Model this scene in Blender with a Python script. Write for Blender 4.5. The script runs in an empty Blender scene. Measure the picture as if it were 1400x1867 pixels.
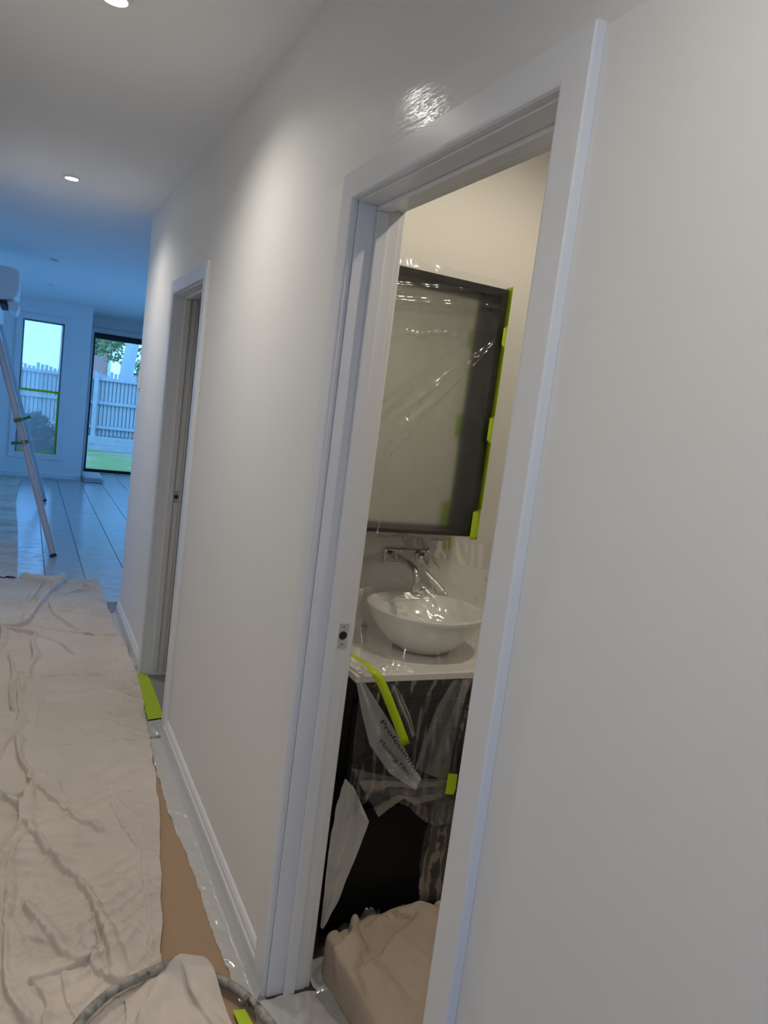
import bpy, bmesh, math, random
import numpy as np
from mathutils import Vector, Matrix, noise
random.seed(7)
S = bpy.context.scene
COL = S.collection

# ------------------------------------------------------------------ camera
CAMZ = 1.56
RT = np.array([[0.8975093, -0.42256679, -0.12615212],
               [0.06069254, -0.16498104, 0.98442759],
               [0.43679912, 0.89118941, 0.12242536]])
F = 1375.4
cam_d = bpy.data.cameras.new('camera')
cam = bpy.data.objects.new('camera', cam_d)
COL.objects.link(cam)
cam_d.sensor_fit = 'VERTICAL'
cam_d.sensor_height = 36.0
cam_d.sensor_width = 27.0
cam_d.lens = F / 1867.0 * 36.0
cam_d.clip_start = 0.02
cam_d.clip_end = 300
right = Vector((RT[0, 0], RT[0, 1], -RT[0, 2]))
up = Vector((-RT[1, 0], -RT[1, 1], RT[1, 2]))
back = Vector((-RT[2, 0], -RT[2, 1], RT[2, 2]))
M = Matrix((right, up, back)).transposed().to_4x4()
M.translation = Vector((0, 0, CAMZ))
cam.matrix_world = M
S.camera = cam


def ray(u, v):
    w = RT.T @ np.array([(u - 700) / F, (v - 933.5) / F, 1.0])
    return np.array([w[0], w[1], -w[2]])


def on_z(u, v, z=0.0):          # where a sight line meets the level z
    r = ray(u, v) * ((z - CAMZ) / ray(u, v)[2])
    return Vector((r[0], r[1], z))


def on_y(u, v, y):              # where a sight line meets a plane across the hall
    r = ray(u, v) * (y / ray(u, v)[1])
    return Vector((r[0], y, r[2] + CAMZ))


# ------------------------------------------------------------------ world, exposure
DAY = (0.15, 0.43, 1.0)
wd = bpy.data.worlds.new('daylight')
S.world = wd
wd.use_nodes = True
bg = wd.node_tree.nodes['Background']
bg.inputs['Color'].default_value = DAY + (1,)
bg.inputs['Strength'].default_value = 4.6
vs = S.view_settings
vs.view_transform = 'Standard'
vs.look = 'None'
vs.gamma = 1.0
vs.exposure = 0.22
vs.use_curve_mapping = False

HALL_W = 33.0      # watts of a hall downlight
BATH_W = 27.0
HALL_C = (1.0, 0.93, 0.83)
BATH_C = (1.0, 0.885, 0.72)


def portal(name, loc, rot, sx, sy):   # guides the sampling of daylight through an opening; adds no light
    l = bpy.data.lights.new(name, 'AREA')
    l.shape = 'RECTANGLE'
    l.size = sx
    l.size_y = sy
    l.cycles.is_portal = True
    o = bpy.data.objects.new(name, l)
    o.location = loc
    o.rotation_euler = rot
    COL.objects.link(o)


R90 = math.pi / 2
portal('masked_window_portal', (0.197, 12.68, 1.36), (-R90, 0, 0), 0.6, 2.0)
portal('sliding_door_portal', (2.1, 13.99, 1.2), (-R90, 0, 0), 2.3, 2.4)
portal('side_window_portal_offscreen', (4.58, 9.3, 1.25), (0, R90, 0), 2.4, 4.2)
portal('entry_door_portal_offscreen', (0.17, -3.09, 1.25), (R90, 0, 0), 0.56, 1.92)

# ------------------------------------------------------------------ materials
MATS = {}


def nodes_of(m):
    m.use_nodes = True
    return m.node_tree.nodes, m.node_tree.links


def plain(name, col, rough=0.5, metal=0.0, bump=0.0, bscale=60, var=0.0, vscale=4, spec=0.5, stretch=(1, 1, 1), coat=0):
    if name in MATS:
        return MATS[name]
    m = bpy.data.materials.new(name)
    N, L = nodes_of(m)
    b = N['Principled BSDF']
    b.inputs['Base Color'].default_value = col + (1,)
    b.inputs['Roughness'].default_value = rough
    b.inputs['Metallic'].default_value = metal
    b.inputs['Specular IOR Level'].default_value = spec
    b.inputs['Coat Weight'].default_value = coat
    tc = N.new('ShaderNodeTexCoord')
    mp = N.new('ShaderNodeMapping')
    mp.inputs['Scale'].default_value = stretch
    L.new(tc.outputs['Object'], mp.inputs['Vector'])
    nz = N.new('ShaderNodeTexNoise')
    nz.inputs['Scale'].default_value = vscale
    nz.inputs['Detail'].default_value = 4
    L.new(mp.outputs['Vector'], nz.inputs['Vector'])
    mx = N.new('ShaderNodeMix')
    mx.data_type = 'RGBA'
    mx.inputs['A'].default_value = tuple(c * (1 - var) for c in col) + (1,)
    mx.inputs['B'].default_value = tuple(min(1, c * (1 + var)) for c in col) + (1,)
    L.new(nz.outputs['Fac'], mx.inputs['Factor'])
    L.new(mx.outputs['Result'], b.inputs['Base Color'])
    if bump:
        n2 = N.new('ShaderNodeTexNoise')
        n2.inputs['Scale'].default_value = bscale
        n2.inputs['Detail'].default_value = 3
        L.new(mp.outputs['Vector'], n2.inputs['Vector'])
        bp = N.new('ShaderNodeBump')
        bp.inputs['Strength'].default_value = bump
        bp.inputs['Distance'].default_value = 0.01
        L.new(n2.outputs['Fac'], bp.inputs['Height'])
        L.new(bp.outputs['Normal'], b.inputs['Normal'])
    MATS[name] = m
    return m


def film(name, base=0.10, edge=0.45, rough=0.12, tint=(0.9, 0.92, 0.92), white=0.5):
    """clear plastic: mostly lets light through, glossy and milky at grazing angles"""
    m = bpy.data.materials.new(name)
    N, L = nodes_of(m)
    N.remove(N['Principled BSDF'])
    out = N['Material Output']
    tr = N.new('ShaderNodeBsdfTransparent')
    tr.inputs['Color'].default_value = (0.97, 0.97, 0.97, 1)
    df = N.new('ShaderNodeBsdfDiffuse')
    df.inputs['Color'].default_value = tint + (1,)
    tl = N.new('ShaderNodeBsdfTranslucent')
    tl.inputs['Color'].default_value = tint + (1,)
    ad = N.new('ShaderNodeMixShader')
    ad.inputs[0].default_value = 0.4
    L.new(df.outputs[0], ad.inputs[1])
    L.new(tl.outputs[0], ad.inputs[2])
    gl = N.new('ShaderNodeBsdfGlossy')
    gl.inputs['Roughness'].default_value = rough
    gl.inputs['Color'].default_value = (1, 1, 1, 1)
    body = N.new('ShaderNodeMixShader')
    body.inputs[0].default_value = 1 - white
    L.new(ad.outputs[0], body.inputs[1])
    L.new(gl.outputs[0], body.inputs[2])
    lw = N.new('ShaderNodeLayerWeight')
    lw.inputs['Blend'].default_value = 0.35
    tc = N.new('ShaderNodeTexCoord')
    nz = N.new('ShaderNodeTexNoise')
    nz.inputs['Scale'].default_value = 9
    nz.inputs['Detail'].default_value = 3
    nz.inputs['Distortion'].default_value = 1.5
    L.new(tc.outputs['Object'], nz.inputs['Vector'])
    bp = N.new('ShaderNodeBump')
    bp.inputs['Strength'].default_value = 0.12
    bp.inputs['Distance'].default_value = 0.02
    L.new(nz.outputs['Fac'], bp.inputs['Height'])
    L.new(bp.outputs[0], gl.inputs['Normal'])
    L.new(bp.outputs[0], lw.inputs['Normal'])
    mr = N.new('ShaderNodeMapRange')
    mr.inputs['To Min'].default_value = base
    mr.inputs['To Max'].default_value = edge
    L.new(lw.outputs['Fresnel'], mr.inputs['Value'])
    mx = N.new('ShaderNodeMixShader')
    L.new(mr.outputs[0], mx.inputs[0])
    L.new(tr.outputs[0], mx.inputs[1])
    L.new(body.outputs[0], mx.inputs[2])
    L.new(mx.outputs[0], out.inputs['Surface'])
    MATS[name] = m
    return m


def glass_mat():
    m = bpy.data.materials.new('clear_glass')
    N, L = nodes_of(m)
    N.remove(N['Principled BSDF'])
    tr = N.new('ShaderNodeBsdfTransparent')
    tr.inputs['Color'].default_value = (0.95, 0.97, 0.96, 1)
    gl = N.new('ShaderNodeBsdfGlossy')
    gl.inputs['Roughness'].default_value = 0.02
    fr = N.new('ShaderNodeFresnel')
    fr.inputs['IOR'].default_value = 1.5
    mx = N.new('ShaderNodeMixShader')
    L.new(fr.outputs[0], mx.inputs[0])
    L.new(tr.outputs[0], mx.inputs[1])
    L.new(gl.outputs[0], mx.inputs[2])
    L.new(mx.outputs[0], N['Material Output'].inputs['Surface'])
    return m


def emit_mat(name, col, st):
    m = bpy.data.materials.new(name)
    N, L = nodes_of(m)
    b = N['Principled BSDF']
    b.inputs['Base Color'].default_value = (0.9, 0.9, 0.9, 1)
    b.inputs['Emission Color'].default_value = col + (1,)
    b.inputs['Emission Strength'].default_value = st
    return m


def wall_mat():
    """low sheen wall paint, glossier where the fresh brush-cut band over the door heads is still wet"""
    m = bpy.data.materials.new('wall_paint')
    N, L = nodes_of(m)
    b = N['Principled BSDF']
    b.inputs['Base Color'].default_value = (0.82, 0.815, 0.80, 1)
    b.inputs['Specular IOR Level'].default_value = 0.5
    geo = N.new('ShaderNodeNewGeometry')
    sp = N.new('ShaderNodeSeparateXYZ')
    L.new(geo.outputs['Position'], sp.inputs[0])
    nz = N.new('ShaderNodeTexNoise')
    nz.inputs['Scale'].default_value = 5
    nz.inputs['Detail'].default_value = 4
    L.new(geo.outputs['Position'], nz.inputs['Vector'])
    # ragged upper border of the wet band
    ma = N.new('ShaderNodeMath')
    ma.operation = 'MULTIPLY_ADD'
    L.new(nz.outputs['Fac'], ma.inputs[0])
    ma.inputs[1].default_value = 0.10
    L.new(sp.outputs['Z'], ma.inputs[2])
    r1 = N.new('ShaderNodeMapRange')
    r1.inputs['From Min'].default_value = 2.22
    r1.inputs['From Max'].default_value = 2.29
    r1.inputs['To Min'].default_value = 1
    r1.inputs['To Max'].default_value = 0
    L.new(ma.outputs[0], r1.inputs['Value'])
    r2 = N.new('ShaderNodeMapRange')
    r2.inputs['From Min'].default_value = 2.118
    r2.inputs['From Max'].default_value = 2.12
    L.new(sp.outputs['Z'], r2.inputs['Value'])
    r3 = N.new('ShaderNodeMapRange')
    r3.inputs['From Min'].default_value = 2.0
    r3.inputs['From Max'].default_value = 1.5
    L.new(sp.outputs['Y'], r3.inputs['Value'])
    m1 = N.new('ShaderNodeMath'); m1.operation = 'MULTIPLY'
    m2 = N.new('ShaderNodeMath'); m2.operation = 'MULTIPLY'
    L.new(r1.outputs[0], m1.inputs[0]); L.new(r2.outputs[0], m1.inputs[1])
    L.new(m1.outputs[0], m2.inputs[0]); L.new(r3.outputs[0], m2.inputs[1])
    rr = N.new('ShaderNodeMapRange')
    rr.inputs['To Min'].default_value = 0.0
    rr.inputs['To Max'].default_value = 1.0
    L.new(m2.outputs[0], rr.inputs['Value'])
    b.inputs['Roughness'].default_value = 0.55
    b.inputs['Coat Roughness'].default_value = 0.13
    L.new(rr.outputs[0], b.inputs['Coat Weight'])
    n2 = N.new('ShaderNodeTexNoise')
    n2.inputs['Scale'].default_value = 110
    mp = N.new('ShaderNodeMapping')
    mp.inputs['Scale'].default_value = (1, 0.12, 1.6)
    L.new(geo.outputs['Position'], mp.inputs[0])
    L.new(mp.outputs[0], n2.inputs['Vector'])
    bp = N.new('ShaderNodeBump')
    bp.inputs['Distance'].default_value = 0.01
    bs_ = N.new('ShaderNodeMapRange')
    bs_.inputs['To Min'].default_value = 0.008
    bs_.inputs['To Max'].default_value = 0.16
    L.new(m2.outputs[0], bs_.inputs['Value'])
    L.new(bs_.outputs[0], bp.inputs['Strength'])
    L.new(n2.outputs['Fac'], bp.inputs['Height'])
    L.new(bp.outputs[0], b.inputs['Coat Normal'])
    return m


WALL = wall_mat()
CEIL = plain('ceiling_paint', (0.86, 0.86, 0.85), 0.9, spec=0.2, var=0.01)
TRIM = plain('gloss_trim_paint', (0.78, 0.785, 0.80), 0.28, bump=0.05, bscale=35, stretch=(1, 1, 0.3))
BATHW = plain('bathroom_wall_paint', (0.74, 0.72, 0.67), 0.6, var=0.01)
TAPE = plain('lime_masking_tape', (0.46, 0.62, 0.01), 0.5, bump=0.15, bscale=80, var=0.08, vscale=20)
BLACK = plain('black_vanity_laminate', (0.005, 0.005, 0.0055), 0.45, spec=0.25)
BLKM = plain('black_powder_coat', (0.008, 0.012, 0.016), 0.35)
CHROME = plain('chrome', (0.75, 0.75, 0.76), 0.12, metal=1.0)
STEEL = plain('painted_over_steel', (0.62, 0.62, 0.62), 0.35, metal=0.3)
CERAM = plain('white_ceramic', (0.80, 0.79, 0.75), 0.12, coat=0.5)
STONE = plain('white_stone_top', (0.76, 0.74, 0.70), 0.22, var=0.03, vscale=30)
PAPER = plain('kraft_paper', (0.42, 0.28, 0.17), 0.7, bump=0.2, bscale=8, var=0.10, vscale=5)
PLANK = plain('grey_floor_board', (0.55, 0.54, 0.53), 0.15, bump=0.6, bscale=9, var=0.12, vscale=3, stretch=(0.6, 3.5, 1))
SLAB = plain('hall_floor_base', (0.30, 0.29, 0.29), 0.6, var=0.05)
DTILE = plain('dark_bathroom_floor', (0.035, 0.036, 0.04), 0.5, var=0.1)
ALU = plain('white_aluminium', (0.66, 0.67, 0.70), 0.4, var=0.05)
PLAST = plain('white_plastic', (0.78, 0.79, 0.79), 0.35)
RUBBER = plain('black_rubber', (0.02, 0.02, 0.02), 0.7)
GREENC = plain('green_clamp', (0.08, 0.22, 0.03), 0.5)
GLASS = glass_mat()
FILM = film('clear_masking_film', 0.06, 0.40, 0.13, white=0.22)
FILM2 = film('folded_masking_film', 0.20, 0.55, 0.16, white=0.5)
FILMW = film('window_masking_film', 0.32, 0.6, 0.2, white=0.8)
FILMP = film('paint_misted_film', 0.86, 0.95, 0.18, white=0.86, tint=(0.90, 0.90, 0.89))
INK = plain('black_print', (0.01, 0.01, 0.012), 0.6)


def canvas(name, col, dark=0.8):
    m = bpy.data.materials.new(name)
    N, L = nodes_of(m)
    b = N['Principled BSDF']
    b.inputs['Roughness'].default_value = 0.9
    b.inputs['Specular IOR Level'].default_value = 0.15
    tc = N.new('ShaderNodeTexCoord')
    n1 = N.new('ShaderNodeTexNoise'); n1.inputs['Scale'].default_value = 3.0; n1.inputs['Detail'].default_value = 6
    L.new(tc.outputs['Object'], n1.inputs['Vector'])
    mx = N.new('ShaderNodeMix'); mx.data_type = 'RGBA'
    mx.inputs['A'].default_value = tuple(c * dark for c in col) + (1,)
    mx.inputs['B'].default_value = tuple(min(1, c * 1.12) for c in col) + (1,)
    L.new(n1.outputs['Fac'], mx.inputs['Factor'])
    # small paint spots
    vo = N.new('ShaderNodeTexVoronoi'); vo.inputs['Scale'].default_value = 9
    L.new(tc.outputs['Object'], vo.inputs['Vector'])
    r = N.new('ShaderNodeMapRange')
    r.inputs['From Min'].default_value = 0.025; r.inputs['From Max'].default_value = 0.04
    r.inputs['To Min'].default_value = 1; r.inputs['To Max'].default_value = 0
    L.new(vo.outputs['Distance'], r.inputs['Value'])
    n3 = N.new('ShaderNodeTexNoise'); n3.inputs['Scale'].default_value = 4
    L.new(tc.outputs['Object'], n3.inputs['Vector'])
    g = N.new('ShaderNodeMath'); g.operation = 'GREATER_THAN'; g.inputs[1].default_value = 0.6
    L.new(n3.outputs['Fac'], g.inputs[0])
    mu = N.new('ShaderNodeMath'); mu.operation = 'MULTIPLY'
    L.new(r.outputs[0], mu.inputs[0]); L.new(g.outputs[0], mu.inputs[1])
    m2 = N.new('ShaderNodeMix'); m2.data_type = 'RGBA'
    L.new(mu.outputs[0], m2.inputs['Factor'])
    L.new(mx.outputs['Result'], m2.inputs['A'])
    m2.inputs['B'].default_value = (0.75, 0.75, 0.74, 1)
    L.new(m2.outputs['Result'], b.inputs['Base Color'])
    n2 = N.new('ShaderNodeTexNoise'); n2.inputs['Scale'].default_value = 26; n2.inputs['Detail'].default_value = 6
    L.new(tc.outputs['Object'], n2.inputs['Vector'])
    bp = N.new('ShaderNodeBump'); bp.inputs['Strength'].default_value = 0.35; bp.inputs['Distance'].default_value = 0.008
    L.new(n2.outputs['Fac'], bp.inputs['Height'])
    L.new(bp.outputs[0], b.inputs['Normal'])
    return m


CANVAS = canvas('canvas_drop_cloth', (0.70, 0.62, 0.545))
CANVAS2 = canvas('tan_drop_cloth', (0.47, 0.385, 0.31))

# ------------------------------------------------------------------ helpers


def link(name, me, mat, parent=None, smooth=False):
    o = bpy.data.objects.new(name, me)
    COL.objects.link(o)
    if mat:
        me.materials.append(mat)
    if parent:
        o.parent = parent
        o.matrix_parent_inverse = parent_world_inv(parent)
    if smooth:
        me.polygons.foreach_set('use_smooth', [True] * len(me.polygons))
    return o


def parent_world_inv(p):
    m = Matrix.Translation(p.location)
    if p.parent:
        m = Matrix.Translation(p.location)
    return m.inverted()


def tag(o, label, cat=None, group=None, kind=None):
    o['label'] = label
    if cat:
        o['category'] = cat
    if group:
        o['group'] = group
    if kind:
        o['kind'] = kind
    return o


def empty(name, loc, label, cat=None, group=None, kind=None):
    o = bpy.data.objects.new(name, None)
    o.location = loc
    o.empty_display_size = 0.05
    COL.objects.link(o)
    return tag(o, label, cat, group, kind)


class MB:
    def __init__(s):
        s.v = []
        s.f = []

    def add(s, vs, fs):
        n = len(s.v)
        s.v += [tuple(p) for p in vs]
        s.f += [tuple(i + n for i in q) for q in fs]
        return s

    def box(s, a, b):
        x0, y0, z0 = a
        x1, y1, z1 = b
        return s.add([(x0, y0, z0), (x1, y0, z0), (x1, y1, z0), (x0, y1, z0), (x0, y0, z1), (x1, y0, z1), (x1, y1, z1), (x0, y1, z1)],
                     [(0, 3, 2, 1), (4, 5, 6, 7), (0, 1, 5, 4), (1, 2, 6, 5), (2, 3, 7, 6), (3, 0, 4, 7)])

    def loft(s, A, B):            # closed profile A to closed profile B, capped
        n = len(A)
        return s.add(list(A) + list(B), [(i, (i + 1) % n, n + (i + 1) % n, n + i) for i in range(n)] + [tuple(range(n - 1, -1, -1)), tuple(range(n, 2 * n))])

    def tube(s, pts, r, seg=10, caps=True):
        pts = [Vector(p) for p in pts]
        rs = r if isinstance(r, (list, tuple)) else [r] * len(pts)
        base = len(s.v)
        prev = None
        for i, p in enumerate(pts):
            t = (pts[min(i + 1, len(pts) - 1)] - pts[max(i - 1, 0)]).normalized()
            if prev is None:
                a = Vector((0, 0, 1)) if abs(t.z) < 0.9 else Vector((1, 0, 0))
                prev = t.cross(a).normalized()
            n1 = (prev - t * prev.dot(t)).normalized()
            prev = n1
            n2 = t.cross(n1)
            for k in range(seg):
                a = 2 * math.pi * k / seg
                s.v.append(tuple(p + (n1 * math.cos(a) + n2 * math.sin(a)) * rs[i]))
        for i in range(len(pts) - 1):
            for k in range(seg):
                s.f.append((base + i * seg + k, base + i * seg + (k + 1) % seg, base + (i + 1) * seg + (k + 1) % seg, base + (i + 1) * seg + k))
        if caps:
            s.f.append(tuple(base + k for k in range(seg - 1, -1, -1)))
            s.f.append(tuple(base + (len(pts) - 1) * seg + k for k in range(seg)))
        return s

    def lathe(s, prof, c, seg=32, sx=1, sy=1):   # prof: (r, z) list about a vertical axis at c
        base = len(s.v)
        for r, z in prof:
            for k in range(seg):
                a = 2 * math.pi * k / seg
                s.v.append((c[0] + r * sx * math.cos(a), c[1] + r * sy * math.sin(a), c[2] + z))
        for i in range(len(prof) - 1):
            for k in range(seg):
                s.f.append((base + i * seg + k, base + i * seg + (k + 1) % seg, base + (i + 1) * seg + (k + 1) % seg, base + (i + 1) * seg + k))
        return s

    def grid(s, P):               # P[i][j] points
        n, m = len(P), len(P[0])
        base = len(s.v)
        for r in P:
            s.v += [tuple(p) for p in r]
        s.f += [(base + i * m + j, base + i * m + j + 1, base + (i + 1) * m + j + 1, base + (i + 1) * m + j) for i in range(n - 1) for j in range(m - 1)]
        return s

    def build(s, name, mat, parent=None, smooth=False, bevel=0.0, solid=0.0):
        me = bpy.data.meshes.new(name)
        me.from_pydata(s.v, [], s.f)
        bm = bmesh.new()
        bm.from_mesh(me)
        bmesh.ops.recalc_face_normals(bm, faces=bm.faces)
        bm.to_mesh(me)
        bm.free()
        me.update()
        o = link(name, me, mat, parent, smooth)
        if bevel:
            b = o.modifiers.new('edge', 'BEVEL')
            b.width = bevel
            b.segments = 2
            b.limit_method = 'ANGLE'
        if solid:
            d = o.modifiers.new('thickness', 'SOLIDIFY')
            d.thickness = solid
            d.offset = 0
        return o


def box(name, a, b, mat, parent=None, bevel=0.0):
    return MB().box(a, b).build(name, mat, parent, bevel=bevel)


def fbm(x, y, z=0.0, o=4):
    return noise.fractal(Vector((x, y, z)), 1.0, 2.0, o)


def ribbon(pts, wid, n=24, across=None, wob=0.0):
    """a strip with its own width following points (Catmull-Rom), width direction across"""
    P = [Vector(p) for p in pts]
    out = []
    for i in range(n + 1):
        t = i / n * (len(P) - 1)
        k = min(int(t), len(P) - 2)
        u = t - k
        p0, p1, p2, p3 = P[max(k - 1, 0)], P[k], P[k + 1], P[min(k + 2, len(P) - 1)]
        out.append(0.5 * ((2 * p1) + (p2 - p0) * u + (2 * p0 - 5 * p1 + 4 * p2 - p3) * u * u + (3 * p1 - p0 - 3 * p2 + p3) * u ** 3))
    rows = []
    for i, p in enumerate(out):
        a = Vector(across[min(int(i / n * (len(across))), len(across) - 1)]) if isinstance(across, list) else Vector(across)
        w = wid * (1 + wob * fbm(i * 0.4, 3.1))
        rows.append([p - a * w / 2, p, p + a * w / 2])
    return MB().grid(rows)


# ================================================================== the setting
XW, XB = 0.673, 0.783          # hall face and bathroom face of the right wall
XL = -0.335                    # left wall
ZC = 2.65                      # ceiling
YEND, YSL = 12.6, 13.9         # window wall, sliding door wall
D1 = (0.952, 1.716)            # architrave inner edges of the near doorway
D2 = (3.373, 4.122)
ZD = 2.055

# floor and ceiling
fl = box('floor', (XL - 0.1, -3.2, -0.12), (4.6, 14.0, -0.012), SLAB)
tag(fl, 'floor of grey boards running down the hall to the living room', 'floor', kind='structure')
box('hall_base', (XL, -3.0, -0.012), (XW, 5.6, 0.0), SLAB, fl)
box('bathroom_floor', (XW, 0.2, -0.012), (2.6, 2.26, 0.0), DTILE, fl)
box('small_room_floor', (XW, 2.38, -0.012), (2.6, 4.36, 0.0), SLAB, fl)
rows = [-0.335, -0.08, 0.23, 0.52, 0.85, 1.16, 1.47, 1.78, 2.09, 2.40, 2.71, 3.02, 3.33, 3.64, 3.95, 4.26, 4.5]
pm = {}
for i in range(len(rows) - 1):
    x0, x1 = rows[i], rows[i + 1]
    w = x1 - x0
    y = 5.3 - (0 if i % 3 == 0 else (2.1 if i % 3 == 1 else 1.2))
    ymin = 5.6 if x0 < 0.7 else 5.31
    ymax = YEND if x0 < 0.84 else YSL
    while y < ymax:
        a, b = max(y, ymin), min(y + 4.2, ymax)
        if b - a > 0.02:
            key = (round(w, 3), round(b - a, 3))
            if key not in pm:
                me = bpy.data.meshes.new('floor_board')
                m_ = MB()
                e = 0.0035
                m_.loft([(e, e, -0.012), (w - e, e, -0.012), (w - e, b - a - e, -0.012), (e, b - a - e, -0.012)],
                        [(e, e, 0.0), (w - e, e, 0.0), (w - e, b - a - e, 0.0), (e, b - a - e, 0.0)])
                me.from_pydata(m_.v, [], m_.f)
                me.materials.append(PLANK)
                pm[key] = me
            o = bpy.data.objects.new('floor_board', pm[key])
            o.location = (x0, a, 0)
            COL.objects.link(o)
            o.parent = fl
        y += 4.2
ce = box('ceiling', (XL - 0.1, -3.2, ZC), (4.6, 14.0, ZC + 0.12), CEIL)
tag(ce, 'flat matte white ceiling over hall and living room', 'ceiling', kind='structure')

# right wall with its two door openings
jt, q = 0.02, 0.005
wr = MB()
o1 = (D1[0] + q - jt, D1[1] - q + jt)
o2 = (D2[0] + q - jt, D2[1] - q + jt)
zo = ZD - q + jt
for a, b in ((-3.0, o1[0]), (o1[1], o2[0]), (o2[1], 5.3)):
    wr.box((XW, a, 0), (XB, b, ZC))
for a, b in (o1, o2):
    wr.box((XW, a, zo), (XB, b, ZC))
tag(wr.build('wall_right', WALL), 'freshly painted pale hallway wall with two doorways', 'wall', kind='structure')
tag(box('wall_left', (XL - 0.1, -3.0, 0), (XL, YEND, ZC), WALL), 'pale hallway wall that carries the air conditioner', 'wall', kind='structure')
# window wall: opening for the tall window
WX0, WX1, WZ0, WZ1 = -0.085, 0.48, 0.375, 2.345
wb = MB()
wb.box((XL - 0.1, YEND, 0), (WX0, YEND + 0.16, ZC)).box((WX1, YEND, 0), (0.86, YEND + 0.16, ZC))
wb.box((WX0, YEND, 0), (WX1, YEND + 0.16, WZ0)).box((WX0, YEND, WZ1), (WX1, YEND + 0.16, ZC))
wb.box((0.70, YEND + 0.16, 0), (0.86, YSL, ZC))
tag(wb.build('wall_back', WALL), 'living room end wall around the tall masked window', 'wall', kind='structure')
SX0, SX1, SZ = 0.99, 3.2, 2.375
ws = MB()
ws.box((0.70, YSL, 0), (SX0, YSL + 0.16, ZC)).box((SX1, YSL, 0), (4.6, YSL + 0.16, ZC)).box((SX0, YSL, SZ), (SX1, YSL + 0.16, ZC))
tag(ws.build('wall_garden', WALL), 'living room wall around the black framed sliding door', 'wall', kind='structure')
we = MB()
we.box((4.5, 5.3, 0), (4.6, 7.2, ZC)).box((4.5, 11.4, 0), (4.6, YSL, ZC)).box((4.5, 7.2, 0), (4.6, 11.4, 0.05)).box((4.5, 7.2, 2.45), (4.6, 11.4, ZC))
tag(we.build('wall_side', WALL), 'living room side wall with a wide window opening', 'wall', kind='structure')
tag(box('wall_partition', (XB, 5.2, 0), (4.5, 5.3, ZC), WALL), 'living room wall turning off the end of the hall', 'wall', kind='structure')
wf = MB()
wf.box((XL, -3.1, 0), (-0.23, -3.0, ZC)).box((0.57, -3.1, 0), (XW, -3.0, ZC)).box((-0.23, -3.1, 2.3), (0.57, -3.0, ZC))
tag(wf.build('wall_front', WALL), 'hall end wall around the glazed entry door', 'wall', kind='structure')
# bathroom and small room shells
tag(box('wall_bathroom', (XB, 2.26, 0), (2.6, 2.38, ZC), BATHW), 'warm lit cream bathroom wall behind the vanity', 'wall', kind='structure')
tag(box('wall_bathroom_side', (2.6, -0.4, 0), (2.7, 4.36, ZC), BATHW), 'cream bathroom wall opposite the doorway', 'wall', kind='structure')
tag(box('wall_bathroom_near', (XB, 0.1, 0), (2.6, 0.2, ZC), BATHW), 'cream bathroom wall facing the mirror cabinet', 'wall', kind='structure')
tag(box('wall_small_room', (XB, 4.36, 0), (2.7, 4.46, ZC), WALL), 'pale wall seen just inside the second doorway', 'wall', kind='structure')


# ---------- door frames
PROF = [(0.0, 0.0), (0.0, 0.012), (0.003, 0.0165), (0.008, 0.018), (0.064, 0.018), (0.067, 0.015), (0.067, 0.0)]


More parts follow.
